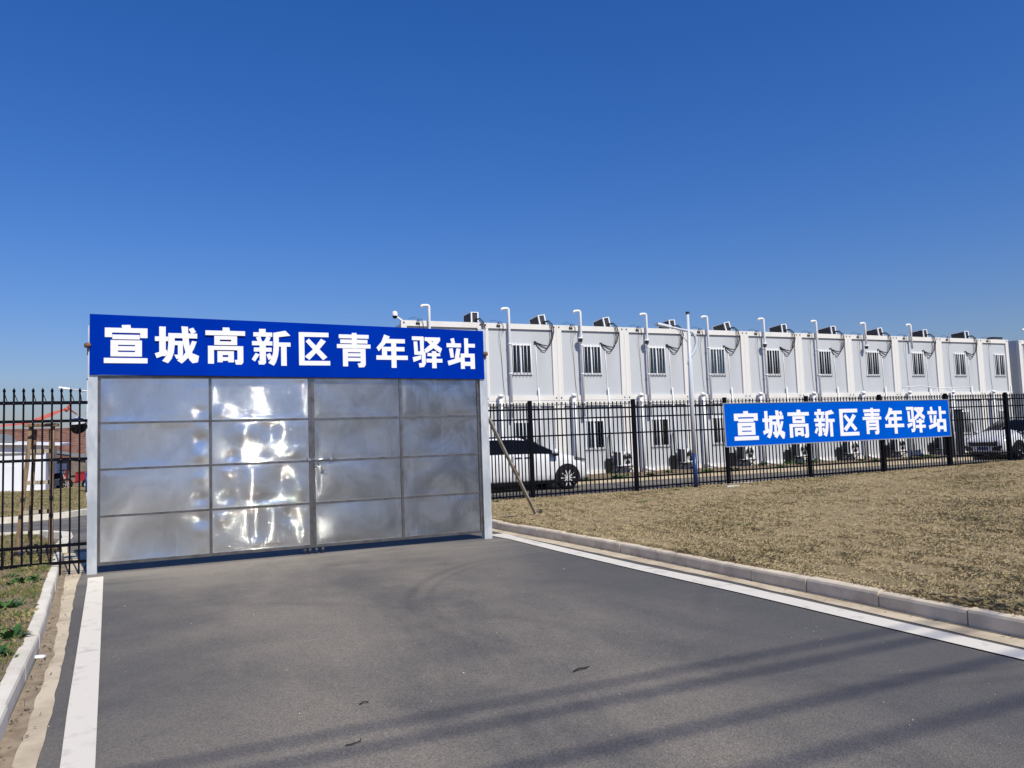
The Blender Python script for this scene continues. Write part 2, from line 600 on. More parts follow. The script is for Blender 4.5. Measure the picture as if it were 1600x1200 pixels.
def wave(x, y, seed, n=14, wl=(.3, 1.5)):
    """Smooth random field of about unit size."""
    g = np.random.default_rng(seed)
    out = 0
    for _ in range(n):
        l = g.uniform(*wl)
        a = g.uniform(0, 2 * np.pi)
        out = out + (l / wl[1]) ** .7 * np.sin(2 * np.pi / l * (x * np.cos(a) + y * np.sin(a)) + g.uniform(0, 6.3))
    return out / np.sqrt(n)


def sstep(a, b, x):
    t = np.clip((np.asarray(x, float) - a) / (b - a), 0, 1)
    return t * t * (3 - 2 * t)


def interp(pts, y):
    """x of a polyline given as (x, y) points, at y."""
    p = sorted(pts, key=lambda q: q[1])
    return np.interp(y, [q[1] for q in p], [q[0] for q in p])


# ------------------------------------------------------------------ ground, road, markings
def road_z(x, y):
    return .07 * sstep(1.0, 6.0, y)


def grid_mesh(name, xs, ys, zf, m):
    X, Y = np.meshgrid(xs, ys)
    Z = zf(X, Y)
    v = np.stack([X, Y, Z], -1).reshape(-1, 3)
    nx, ny = len(xs), len(ys)
    i = (np.arange(ny - 1)[:, None] * nx + np.arange(nx - 1)[None]).ravel()
    f = np.stack([i, i + 1, i + nx + 1, i + nx], -1)
    return np_mesh(name, v, f, [m], smooth=True)


MB().add([(-900, -900, -.25), (900, -900, -.25), (900, 900, -.25), (-900, 900, -.25)], [(0, 1, 2, 3)], M_field).build('ground', kind='structure')
inst('road', grid_mesh('road', np.linspace(-14, 60, 75), np.concatenate([np.linspace(-60, 1, 40), np.linspace(1.5, 10.3, 18)]), road_z, M_asphalt), kind='structure')

KERB = [(6.43, -40), (6.41, -12), (6.375, -7.8), (6.34, -4.7), (6.315, -3.06), (6.24, -1.1), (6.165, -.1), (6.11, .9), (6.08, 1.8)]   # foot of the kerb face, right
GUT = [(6.20, -40), (6.18, -12), (6.16, -7.9), (6.165, -4.9), (6.09, -3.4), (6.02, -1.6), (5.945, .05), (5.90, 1.8)]
WLO = [(6.12, -40), (6.10, -10), (6.09, -7.97), (6.065, -5.06), (5.97, -3.6), (5.935, -1.5), (5.925, .02), (5.93, .35)]
WLI = [(5.93, -40), (5.90, -10), (5.878, -8.1), (5.835, -5.5), (5.765, -3.9), (5.72, -2), (5.715, -.4), (5.66, .2), (5.6, .35)]
LLI = [(3.2, -45), (.79, -10), (.603, -7.03), (.547, -6.14), (.461, -4.77), (.234, -1.19), (.185, -.42)]
LLO = [(3.0, -45), (.63, -10), (.446, -6.94), (.382, -6.04), (.295, -4.67), (.062, -1.07), (.012, -.40)]
LGU = [(2.9, -45), (.52, -10), (.334, -6.76), (.298, -6.0), (.212, -4.62), (-.056, -.99), (-.11, .3), (-.20, 2.5)]
LKE = [(2.72, -45), (.33, -10), (.118, -6.64), (.084, -5.87), (.026, -4.51), (-.265, -.85), (-.36, .3), (-.55, 2.5)]


def strip(name, a, b, ys, z, m, jit=0, kind='structure'):
    vs, fs = [], []
    for y in ys:
        j = float(wave(np.array(y), np.array(3.7), 77, 14, (.09, .7))) * jit if jit else 0
        xa, xb = sorted((float(interp(a, y)), float(interp(b, y))))
        if jit:
            if name == 'gutter':
                xa += j
            else:
                xb += j
        vs += [(xa, y, z + float(road_z(0, y))), (xb, y, z + float(road_z(0, y)))]
    for i in range(len(ys) - 1):
        fs.append((2 * i, 2 * i + 1, 2 * i + 3, 2 * i + 2))
    return MB().add(vs, fs, m).build(name, kind=kind)


fine_r = list(np.concatenate([np.arange(-40, -9, 1.0), np.arange(-9, 1.8, .03)]))
strip('gutter', GUT, KERB, fine_r, .005, M_gutter, .009)
strip('road_marking', WLI, WLO, [y for y in fine_r if y <= .36], .009, M_line)
fine_l = list(np.concatenate([np.arange(-40, -9, 1.0), np.arange(-9, 2.5, .03)]))
strip('side_gutter', LKE, LGU, fine_l, .005, M_gutter, .006)
strip('side_road_marking', LLO, LLI, [y for y in fine_l if y <= -.40] + [-.40], .009, M_line)


LDI = [(x + (.10 if y < -3 else .07), y) for x, y in LKE]
RDI = [(x - .022, y) for x, y in KERB]
M_dirt = mat('gutter_dirt', (.30, .235, .16), .95, 0, (.20, .15, .10), 9, .4, .65, bump=.4, bscale=50)


def ragged(name, a, b, ys, z, m, jit, side):
    vs = []
    for y in ys:
        j = float(wave(np.array(y), np.array(1.3 * side), 91, 14, (.1, 1.1))) * jit
        xs = sorted((float(interp(a, y)), float(interp(b, y)) + j))
        zz = z + float(road_z(0, y))
        vs += [(xs[0], y, zz), (xs[1], y, zz)]
    return MB().add(vs, [(2 * i, 2 * i + 1, 2 * i + 3, 2 * i + 2) for i in range(len(ys) - 1)], m).build(name, kind='structure')


ragged('side_gutter_dirt', LKE, LDI, [y for y in fine_l if -9 < y < 1.5], .009, M_dirt, .013, 1)
ragged('gutter_dirt', RDI, KERB, [y for y in fine_r if -9 < y < 1.5], .009, M_dirt, .009, 2)


def kerb_run(name, line, ys, m, wdt, hgt, side, parent):
    """individual kerbstones with rounded road-side top edge; side=+1 stone lies at +x of the line"""
    g = random.Random(5)
    for y0, y1 in zip(ys[:-1], ys[1:]):
        x0, x1 = float(interp(line, y0)), float(interp(line, y1))
        gap = .006
        d = Vector((x1 - x0, y1 - y0, 0))
        L = d.length
        d.normalize()
        n = Vector((d.y, -d.x, 0)) * side
        if n.x * side < 0:
            n = -n
        dz, dn, tw = g.uniform(-.006, .006), g.uniform(-.006, .006), g.uniform(-.004, .004)
        pr = [(0, -.08), (.004, hgt - .03), (.012, hgt - .010), (.03, hgt), (wdt - .01, hgt), (wdt, hgt - .01), (wdt, -.08)]
        vs = []
        for s in (gap, L / 2, L - gap):
            for a, z in pr:
                p = Vector((x0, y0, road_z(0, y0))) + d * s + n * (a + dn + tw * (s / L - .5) * 2)
                vs.append((p.x, p.y, p.z + z + dz))
        k = len(pr)
        fs = [(i * k + j, i * k + j + 1, (i + 1) * k + j + 1, (i + 1) * k + j) for i in range(2) for j in range(k - 1)]
        if side > 0:
            fs = [f[::-1] for f in fs]
        fs += [tuple(range(k)), tuple(range(3 * k - 1, 2 * k - 1, -1))]
        MB().add(vs, fs, m).build('kerb_stone', parent)


jy = [-7.378 - .8 * i for i in range(12, 0, -1)] + [-7.378, -6.589, -5.797, -5.065, -4.238, -3.431, -2.627, -1.857, -1.11, -.371, .293, 1.0, 1.75]
kr = thing('kerb', 'weathered grey kerb of separate stones beside the brown lawn', 'kerb', (0, 0, 0))
kerb_run('kerb', KERB, jy, M_concrete, .12, .135, 1, kr)
kl = thing('kerb', 'pale kerb beside the white line and the weedy verge', 'kerb', (0, 0, 0))
kerb_run('kerb', LKE, [-12 + .98 * i for i in range(15)], M_kerbleft, .105, .13, -1, kl)


# lawns
def lawn_z(x, y):
    z = .118 + .012 * wave(x, y, 3, 12, (.6, 4)) + .006 * wave(x, y, 4, 10, (.15, .6))
    z = z + .16 * sstep(15, 29, x) - .02 * sstep(3, 6, y)
    return z


def lawn_sheet(name, xl, xr, ys, zf, m, nx=60, kind='structure', pw=1.6):
    vs = []
    for y in ys:
        a, b = xl(y), xr(y)
        t = np.linspace(0, 1, nx) ** pw
        x = a + (b - a) * t
        vs.append(np.stack([x, np.full(nx, y), zf(x, np.full(nx, y))], -1))
    v = np.concatenate(vs)
    i = (np.arange(len(ys) - 1)[:, None] * nx + np.arange(nx - 1)[None]).ravel()
    return inst(name, np_mesh(name, v, np.stack([i, i + 1, i + nx + 1, i + nx], -1), [m], smooth=True), kind=kind)


lawn_sheet('lawn', lambda y: float(interp(KERB, y)) + .11 if y < 1.75 else 6.2, lambda y: 60., np.concatenate([np.arange(-40, -10, 1.), np.arange(-10, 6.25, .12)]), lawn_z, M_lawn, 130)


def verge_z(x, y):
    return .125 + .014 * wave(x, y, 8, 10, (.3, 2)) + .008 * wave(x, y, 9, 8, (.08, .3))


lawn_sheet('verge', lambda y: -30., lambda y: float(interp(LKE, y)) - .095, np.concatenate([np.arange(-40, -8, 1.), np.arange(-8, 2.45, .12)]), verge_z, M_soil, 110, pw=.35)
# behind the side fence: near strip, then lane, then rising far lawn
lawn_sheet('inner_verge', lambda y: -30., lambda y: -.55 - .25 * max(0, y - 2.4), np.arange(2.45, 5.35, .2), verge_z, M_soil, 60, pw=.35)


def far_z(x, y):
    return .16 + .02 * wave(x, y, 12, 10, (.5, 3)) + .014 * (y - 9.5) * 0 - .016 * np.maximum(0, y - 14) * .6


def far_edge(y):
    return float(np.interp(y, [9.3, 10, 11, 12.5, 15, 20, 60], [-2.2, -1.2, -.9, -.95, -1.25, -1.7, -4.0]))


lawn_sheet('far_lawn', lambda y: -60., far_edge, np.concatenate([np.arange(9.4, 30, .4), np.arange(30, 62, 4)]), far_z, M_lawn, 80, pw=.3)


def curve_strip(name, pts, wdt, z0, z1, m, parent=None, **kw):
    """low kerb along a polyline (x, y)"""
    mb = MB()
    P = [Vector((p[0], p[1], 0)) for p in pts]
    vs, fs = [], []
    for i, p in enumerate(P):
        d = (P[min(i + 1, len(P) - 1)] - P[max(0, i - 1)]).normalized()
        n = Vector((-d.y, d.x, 0)) * wdt / 2
        vs += [(p.x - n.x, p.y - n.y, z0), (p.x - n.x, p.y - n.y, z1), (p.x + n.x, p.y + n.y, z1), (p.x + n.x, p.y + n.y, z0)]
    for i in range(len(P) - 1):
        o = 4 * i
        for j in range(3):
            fs.append((o + j, o + j + 1, o + j + 5, o + j + 4))
    fs += [(0, 1, 2, 3), tuple(len(vs) - 4 + k for k in (3, 2, 1, 0))]
    return mb.add(vs, fs, m).build(name, parent, **kw)


curve_strip('far_kerb', [(-30, 8.95), (-6, 9.1), (-3.5, 9.15), (-2.2, 9.35), (-1.3, 9.95), (-.85, 11), (-.9, 12.5), (-1.2, 15), (-1.65, 20), (-3.9, 58)], .22, 0, .20, M_kerbleft, label='curving pale kerb between the inner lane and the far lawn', cat='kerb')
curve_strip('lane_kerb', [(-30, 5.42), (-2, 5.42), (-1.2, 5.3), (-.75, 4.6), (-.62, 3.6), (-.6, 2.6)], .16, 0, .17, M_kerbleft, label='low kerb just behind the ladder, along the near side of the lane', cat='kerb')
# yard side: kerb in front of the cabins and a strip of bare soil
yk = thing('kerb', 'sunlit beige kerb along the foot of the white cabins', 'kerb')
for i in range(34):
    MB().box((7.0 + i * 1.0, 10.30, .0), (7.994 + i * 1.0, 10.55, .19 + random.uniform(-.004, .004)), M_gutter).build('kerb_stone', yk)
X = np.linspace(5, 70, 140)
inst('soil_strip', grid_mesh('soil_strip', X, np.linspace(10.54, 19, 20), lambda x, y: .175 + .03 * wave(x, y, 21, 10, (.4, 2)) - .02 * sstep(12, 14, y), M_soil), kind='structure')
MB().box((7.6, 7.05, .074), (45, 7.17, .0745), M_line).build('yard_road_marking', kind='structure')
curve_strip('fence_kerb', [(7.0, 6.28), (20, 6.28), (45, 6.28)], .12, 0, .145, M_kerbleft, label='low concrete edging under the long black fence', cat='kerb')

# ------------------------------------------------------------------ brushed steel gate
GP = [(-.03, .105), (5.40, 5.525)]


def gate_post(x0, x1, ztop, label):
    t = thing('gate_post', label, 'gate post', ((x0 + x1) / 2, 0, 0), None, 'gate posts')
    wdt = x1 - x0
    MB().box((-wdt / 2, -.06, 0), (wdt / 2, .06, ztop), M_galv).build('post', t)
    b = MB().box((-wdt / 2 - .0, -.062, ztop), (wdt / 2, .062, ztop + .006), M_galv)
    b.build('cap', t)
    return t


gate_post(-.028, .085, 3.20, 'galvanised steel gate post next to the short black fence')
gate_post(5.432, 5.56, 3.30, 'galvanised steel gate post with a prop leaning on it')


def panel_mesh(w_, h_, seed, col, row, m_):
    """thin sheet welded along its edges: slight pillow, shallow dents, puckers at the welds.
    col 0..3 from the left, row 0..3 from the ground"""
    nx, nz = 96, 44
    x = np.linspace(0, w_, nx)
    z = np.linspace(0, h_, nz)
    X, Z = np.meshgrid(x, z)
    e = np.clip(np.minimum(np.minimum(X, w_ - X), np.minimum(Z, h_ - Z)) / .09, 0, 1)
    e = e * e * (3 - 2 * e)
    u, t = X / w_ * 2 - 1, Z / h_ * 2 - 1
    pil = (1 - u ** 2) * (1 - t ** 2)
    g = np.random.default_rng(seed)
    soft = (.0026, .0018, .0026, .0030)[col]
    y = (.003 * g.uniform(-1, 1.2) if col == 1 else .009 * g.choice([-1, -.6, .7, 1]) * (1 - .5 * u ** 2)) * pil + e * soft * wave(X, Z, seed, 6, (.7, 1.6))

    def dent(cx, cz, rx, rz, a):
        return a * np.exp(-((X - cx) / rx) ** 2 - ((Z - cz) / rz) ** 2)

    if col == 1:
        sets = {3: [(.55, .30, .45, .4, .002), (.12, .08, .12, .10, -.005), (1.2, .5, .10, .2, .003)],
                2: [(.42, .42, .16, .13, -.0085), (.78, .45, .13, .17, .0075), (.25, .10, .07, .06, .005), (1.12, .14, .12, .1, -.006), (.62, .10, .18, .12, .004)],
                1: [(.52, .30, .13, .20, -.0095), (.90, .32, .13, .20, .0085), (.22, .48, .07, .06, -.005), (.20, .14, .08, .08, .006), (1.17, .2, .09, .15, -.006), (.7, .08, .2, .08, .005)],
                0: [(.58, .34, .10, .45, .005), (.80, .30, .16, .3, -.004), (.12, .45, .09, .10, -.0065), (1.02, .44, .10, .12, .0075), (1.22, .2, .07, .12, -.006), (.60, .06, .12, .1, -.005)]}[row]
        for d in sets:
            y += dent(*d) * np.clip(e * 1.4, 0, 1)
    elif col == 0:
        for cz, a in (((.12, .006), (.45, -.003)), ((.12, -.007), (.33, .008), (.50, -.004)), ((.14, .009), (.42, -.005)), ((.46, .007), (.3, -.004)))[3 - row] if row != 9 else ():
            y += dent(w_ - .11, cz, .09, .075, a)
        y += dent(.06, .3, .08, .2, .005 * g.uniform(-1, 1))
    else:
        for _ in range(5):
            y += dent(g.uniform(.1, w_ - .1), g.uniform(.08, h_ - .08), g.uniform(.12, .3), g.uniform(.08, .2), g.uniform(-.0035, .0035)) * e
    v = np.stack([X, y, Z], -1).reshape(-1, 3)
    i = (np.arange(nz - 1)[:, None] * nx + np.arange(nx - 1)[None]).ravel()
    f = np.stack([i, i + 1, i + nx + 1, i + nx], -1)
    me = np_mesh('panel', v, f, [m_], smooth=True)
    uv = me.uv_layers.new(name='UVMap')
    co = v[f.ravel()]
    uv.data.foreach_set('uv', np.stack([co[:, 2], -co[:, 0]], -1).astype(np.float32).ravel())
    return me


def gate_leaf(x0, xm, x1, label, seed, yaw, pivot, col0):
    t = thing('gate_leaf', label, 'gate', (pivot, 0, 0), (0, 0, yaw), 'leaves of the steel gate')
    Z = [.115, .72, 1.325, 1.93, 2.535]
    st = .042
    o = -pivot
    for xx in (x0, x1):
        MB().box((o + xx - st / 2, -.022, Z[0] - st / 2), (o + xx + st / 2, .022, Z[4] + st / 2), M_steel_dark).build('stile', t)
    MB().box((o + xm - .019, -.020, Z[0] + st / 2), (o + xm + .019, .020, Z[4] - st / 2), M_steel_dark).build('mullion', t)
    for k, z in enumerate(Z):
        hh = st / 2 if k in (0, 4) else .014
        if k in (0, 4):
            MB().box((o + x0 + st / 2, -.022, z - hh), (o + x1 - st / 2, .022, z + hh), M_steel_dark).build('rail', t)
        else:
            for a, b in ((x0 + st / 2, xm - .019), (xm + .019, x1 - st / 2)):
                MB().box((o + a, -.018, z - hh), (o + b, .018, z + hh), M_steel_dark).build('rail', t)
    n = 0
    for k in range(4):
        za = Z[k] + (st / 2 if k == 0 else .014)
        zb = Z[k + 1] - (st / 2 if k == 3 else .014)
        for a, b in ((x0 + st / 2, xm - .019), (xm + .019, x1 - st / 2)):
            me = panel_mesh(b - a, zb - za, seed + n, col0 + n % 2, k, M_sheet if pivot < 2 else M_sheet_dark)
            inst('panel', me, t, (o + a, -.004, za))
            # backing sheet so that the leaf is closed from behind
            n += 1
    # hinges on the outer stile
    xo = x0 - .032 if pivot < 2 else x1 + .032
    for z in (2.43, 1.80, .30):
        b = MB()
        b.lathe([(0, -.05), (.017, -.05), (.017, .05), (0, .05)], (o + xo, -.035, z), (0, 0, 1), M_rust, 10)
        b.box((o + xo - .02, -.040, z - .030), (o + xo + .032, -.028, z + .030), M_rust)
        b.build('hinge', t)
    return t


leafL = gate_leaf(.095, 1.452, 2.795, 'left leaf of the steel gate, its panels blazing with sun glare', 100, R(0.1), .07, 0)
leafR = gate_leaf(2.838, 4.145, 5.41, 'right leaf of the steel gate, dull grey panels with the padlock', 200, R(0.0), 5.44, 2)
# slide bolt on the right leaf, with its padlock hanging from it
o_ = -5.44
b = MB()
b.tube([(o_ + 2.74, -.045, 1.345), (o_ + 3.14, -.045, 1.345)], .011, M_steel_shine)
for xx in (2.77, 2.90, 3.08):
    b.box((o_ + xx - .018, -.058, 1.328), (o_ + xx + .018, -.022, 1.362), M_steel_shine)
b.lathe([(.036, -.006), (.044, 0), (.036, .006), (.028, 0), (.036, -.006)], (o_ + 2.865, -.05, 1.262), (0, 1, 0), M_steel_shine, 14)
b.build('slide_bolt', leafR)
for lf, xs in ((leafL, (2.70, 2.772)), (leafR, (2.862, 2.95))):
    for xx in xs:
        b = MB().tube([(xx - lf.location.x, .0, .012), (xx - lf.location.x, .0, .094)], .009, M_steel_dark)
        b.box((xx - lf.location.x - .022, -.012, .055), (xx - lf.location.x + .018, .012, .075), M_steel_dark)
        b.build('drop_bolt', lf)
t = thing('padlock', 'small padlock hanging from the slide bolt of the steel gate', 'padlock', (2.965, -.062, 1.20))
MB().box((-.026, -.012, 0), (.026, .012, .048), M_steel_shine).build('body', t)
MB().tube([(-.016, 0, .045), (-.016, 0, .085), (-.011, 0, .102), (0, 0, .110), (.011, 0, .102), (.016, 0, .085), (.016, 0, .045)], .005, M_steel_shine, 6).build('shackle', t)

# ------------------------------------------------------------------ lettering
def rc(x0, y0, x1, y1):
    return [(x0, y0), (x1, y0), (x1, y1), (x0, y1)]


GLYPH = {
    '宣': [[(40, 99), (60, 100), (62.5, 88), (42, 88)], rc(2, 79, 100, 91.5), rc(2, 67, 18.5, 91), rc(83, 66, 100, 91), rc(19, 62, 82, 74),
          rc(15, 17.5, 32, 59.6), rc(71, 17.5, 87, 59.6), rc(15, 47.6, 87, 59.6), rc(15, 32.8, 87, 44.3), rc(15, 17.5, 87, 29), rc(0, 0, 100, 13.5)],
    '城': [rc(10.5, 21, 25, 98), rc(1, 60, 30, 72), [(.5, 28), (27, 37.5), (30, 27), (5, 15.5)], rc(30.5, 68.5, 96, 81.5),
          [(30.5, 80), (45, 80), (45, 50), (43, 30), (38, 14), (30, 2.5), (17, 8.5), (25, 20), (29, 34), (30.5, 52)],
          rc(44, 50, 63, 61), [(52, 60), (63.5, 60), (63.5, 27), (60.5, 16), (49, 13.5), (43.5, 25), (52, 25)],
          [(60, 100), (75, 99), (76, 75), (78, 53), (82, 36), (86.5, 27), (88.5, 28), (100, 22), (98, 9), (95, 0), (88, 0), (79, 10), (70, 28), (63.5, 55)],
          [(84, 62), (95, 60), (88.5, 41), (78, 20), (61, 2), (50, 10), (63, 22), (74, 38), (80, 50)], [(76.5, 93), (87, 97), (93.5, 85.5), (83, 79.5)]],
    '高': [[(43, 100), (60, 100), (62, 88), (43, 88)], rc(0, 78.5, 100, 91), rc(22, 52.5, 36, 77), rc(64.5, 52.5, 79.5, 77), rc(22, 67, 79.5, 77), rc(22, 52.5, 79.5, 62.5),
          rc(6, 39, 95, 50), rc(6, 2, 21, 50), [(80, 45), (95, 45), (95, 6), (90.5, 0), (76, 0), (72.5, 12.5), (80, 13)],
          rc(29.5, 6, 42.7, 36), rc(56.7, 6, 71, 36), rc(29.5, 25.5, 71, 36), rc(29.5, 10, 71, 20)],
    '新': [rc(19, 86, 36, 100), rc(4.5, 79, 53, 90.5), [(11, 77), (22.5, 79.5), (27, 64), (16, 64)], [(38, 79.5), (49, 77), (43, 63), (31, 65)], rc(1, 55, 53, 66.5),
          rc(5.5, 38, 51, 49), [(20, 60), (36, 60), (36, 8), (32, 3), (18, 3), (16, 13), (20, 13)], [(10, 34.6), (20, 30), (8, 11), (0, 17)],
          [(37, 30), (46, 34.6), (53, 22), (43, 15)], [(55.5, 90), (87, 96.5), (100, 83), (69.5, 78.5)],
          [(55.5, 90), (69.5, 85), (69.5, 45), (67, 27), (62, 10), (56, 0), (42, 7.5), (50, 20), (54, 34), (55.5, 50)], rc(68, 52.5, 100, 64), rc(75, 0, 89.5, 60)],
    '区': [rc(1, 85, 96, 98.5), rc(1, 0, 18.5, 98.5), rc(1, 0, 100, 13.5), [(22.4, 71), (33, 80), (91, 25), (77, 15.5)],
          [(71.4, 80), (87.4, 72), (64, 46), (33.6, 16), (19, 26), (48, 50)]],
    '青': [rc(44.5, 55, 59, 100), rc(6, 84, 95, 95), rc(10, 69.5, 91, 80.5), rc(0, 55.5, 100, 67), rc(17, 44, 84.6, 54.5), rc(17, 3, 32, 54),
          [(69.5, 50), (84.6, 50), (84.6, 8), (80, 1), (64, 0), (60, 12), (69.5, 12.5)], rc(30, 31.5, 72, 41), rc(30, 18, 72, 28)],
    '年': [[(26, 100), (44, 94), (34, 77), (8, 49), (1, 60), (17, 78)], rc(30, 74, 92, 87), rc(18, 50, 90, 63), rc(18, 30, 34, 60), rc(0, 24, 100, 37), rc(47.6, 0, 63.5, 80)],
    '驿': [rc(0, 88, 38, 100), [(26, 98), (39.5, 98), (38.5, 52), (26.5, 52)], [(5, 84), (17.5, 84), (19.5, 42), (7, 42)], rc(7, 42, 44, 53), [(1, 34), (29, 40.5), (29, 28.5), (3.6, 19)],
          [(31, 50), (44, 50), (44, 14), (38, 4), (23, 2), (20.5, 15.5), (31, 16)], rc(42, 86, 94, 98), [(44, 91), (60, 88), (100, 63), (94, 48), (74, 61)],
          [(94, 96), (90, 82), (66, 60), (47, 48), (39, 58), (60, 75), (76, 90)], rc(50, 38, 93, 48), rc(46, 18, 100, 30), rc(65, 0, 80, 54)],
    '站': [[(14, 96.5), (26.6, 99), (30.4, 80), (18, 78)], rc(0, 69, 51, 82), [(8, 65), (21.7, 66), (24.7, 37), (13, 35)], [(34, 66), (48, 65), (42, 33), (27, 33)],
          [(2, 25), (47.5, 37), (48, 23), (5.7, 10.5)], rc(62, 42, 76, 99), rc(70, 69.5, 100, 81.5), rc(48, 37, 98, 49.5), rc(48, 0, 62, 49), rc(82.5, 0, 98, 49), rc(50, 9.5, 96, 23)],
}
WORDS = '宣城高新区青年驿站'


def character(ch, x0, x1, z0, z1, y, parent):
    mb = MB()
    for i, poly in enumerate(GLYPH[ch]):
        mb.prism([(px / 100 * (x1 - x0), py / 100 * (z1 - z0)) for px, py in poly], M_letter, (0, .001, 0), (1, 0, 0), (0, 0, 1), .0035 + .0002 * i)
    return mb.build('character', parent, (x0, y, z0))


# sign over the gate: a board that bellies slightly forward between its fixings
sg = thing('gate_sign', 'royal blue board with nine white characters above the steel gate', 'sign', (0, -.075, 2.5))
SX0, SX1 = -.008, 5.505


def sgn_top(x):
    return 3.354 + (3.272 - 3.354) * (x - SX0) / (SX1 - SX0) - 2.5


def sgn_bot(x):
    return 2.557 + (2.503 - 2.557) * (x - SX0) / (SX1 - SX0) - 2.5


def belly(x):
    return -.045 * math.exp(-((x - 1.45) / .75) ** 2) - .010 * math.exp(-((x - 4.3) / .6) ** 2)


vs, fs = [], []
N = 60
for i in range(N + 1):
    x = SX0 + (SX1 - SX0) * i / N
    for j in range(9):
        u = j / 8
        z = sgn_bot(x) + (sgn_top(x) - sgn_bot(x)) * u
        y = belly(x) * (1 - u) ** 2
        vs.append((x, y - .009, z))
    for j in range(9):
        u = 1 - j / 8
        z = sgn_bot(x) + (sgn_top(x) - sgn_bot(x)) * u
        vs.append((x, belly(x) * (1 - u) ** 2 + .009, z))
for i in range(N):
    for j in range(18):
        a, b_ = i * 18 + j, i * 18 + (j + 1) % 18
        fs.append((b_, a, a + 18, b_ + 18))
fs += [tuple(range(18)), tuple(N * 18 + k for k in range(17, -1, -1))]
MB().add(vs, fs, M_blue).build('board', sg)
GX = [(.157, .673, 2.709, 3.221), (.757, 1.309, 2.699, 3.218), (1.391, 1.907, 2.70, 3.216), (1.994, 2.524, 2.69, 3.212), (2.637, 3.084, 2.70, 3.188), (3.185, 3.684, 2.674, 3.188), (3.768, 4.253, 2.672, 3.176), (4.326, 4.806, 2.67, 3.158), (4.882, 5.355, 2.663, 3.152)]
for ch, (a, b_, c, d) in zip(WORDS, GX):
    character(ch, a, b_, c - 2.5, d - 2.5, -.0125 + belly((a + b_) / 2) * .55, sg)
for x, z in ((-.03, 2.94), (5.532, 2.905)):
    t = thing('clamp', 'lump of rusty clamp at the %s edge of the gate sign' % ('far left' if x < 1 else 'right'), 'clamp', (x, -.09, z))
    MB().lathe([(0, -.045), (.028, -.035), (.036, 0), (.030, .03), (0, .042)], (0, 0, 0), (1, 0, .2), M_rust, 9).build('clamp_head', t)
    MB().tube([(0, .01, -.02), (.0, .03, -.08), (-.004, .05, -.12)], .009, M_rust, 6).build('clamp_screw', t)

# prop behind the right gate post
t = thing('prop_pole', 'thin grey prop leaning from the gate post to the lawn, rust stained halfway', 'prop', (7.33, 1.98, .10))
MB().beam((0, 0, -.05), (-1.72, -1.90, 1.80), .046, .04, M_prop).build('pole', t)
MB().beam((-.77, -.85, .805), (-.93, -1.027, .975), .050, .044, M_rust).build('rust_collar', t)
MB().tube([(.06, -.02, -.1), (.07, -.02, .10)], .03, M_twig, 7).build('ground_stake', t)

# ------------------------------------------------------------------ black steel fences
def picket_mesh(h, tip=.06, wd=.020, M_black=M_black):
    b = MB()
    b.box((-wd / 2, -wd / 2, 0), (wd / 2, wd / 2, h - tip), M_black)
    z = h - tip
    q = wd * .95
    b.add([(-wd / 2, 0, z - .012), (0, -wd / 2, z - .012), (wd / 2, 0, z - .012), (0, wd / 2, z - .012), (-q, 0, z + .018), (0, -q, z + .018), (q, 0, z + .018), (0, q, z + .018), (0, 0, h)],
          [(0, 1, 5, 4), (1, 2, 6, 5), (2, 3, 7, 6), (3, 0, 4, 7), (4, 5, 8), (5, 6, 8), (6, 7, 8), (7, 4, 8)], M_black)
    return b


lf = thing('metal_fence', 'short run of black spiked fence left of the gate', 'fence', (0, .07, 0), None, 'black spiked fences')
px = [-1.70 + .1045 * k for k in range(16)]
pm = []
for k in range(3):
    b = picket_mesh(2.405, M_black=M_black_worn)
    b.tube([(.006, .008, 2.32), (.016 + .008 * k, .03, 2.24), (.028 + .014 * (k - 1), .05, 2.195)], .005, M_black, 5)
    pm.append(b.mesh('picket'))
for k, x in enumerate(px):
    onroad = x > -.42
    inst('picket', pm[k % 3], lf, (x + .004, 0, 0.0))
for z, hh in ((2.205, .021), (1.97, .018), (1.475, .018), (.385, .020), (.165, .020)):
    MB().box((-1.8, -.030, z - hh), (-.03, -.0102, z + hh), M_black).build('rail', lf)
for x in px[::1]:
    pass
b = MB()
for x in px:
    for z in (2.205, 1.97, 1.475):
        b.lathe([(.005, 0), (.005, .003), (0, .004)], (x + .004, -.030, z), (0, -1, 0), M_steel_shine, 6)
b.build('rivet', lf, kind='stuff')

rf = thing('metal_fence', 'long black spiked fence along the far side of the lawn', 'fence', (0, 5.95, 0), None, 'black spiked fences')
posts = [9.13, 12.155, 15.175, 18.19, 21.2, 24.21, 27.22, 30.24, 33.26]


def fz(x):
    return .0055 * (x - 9.13)


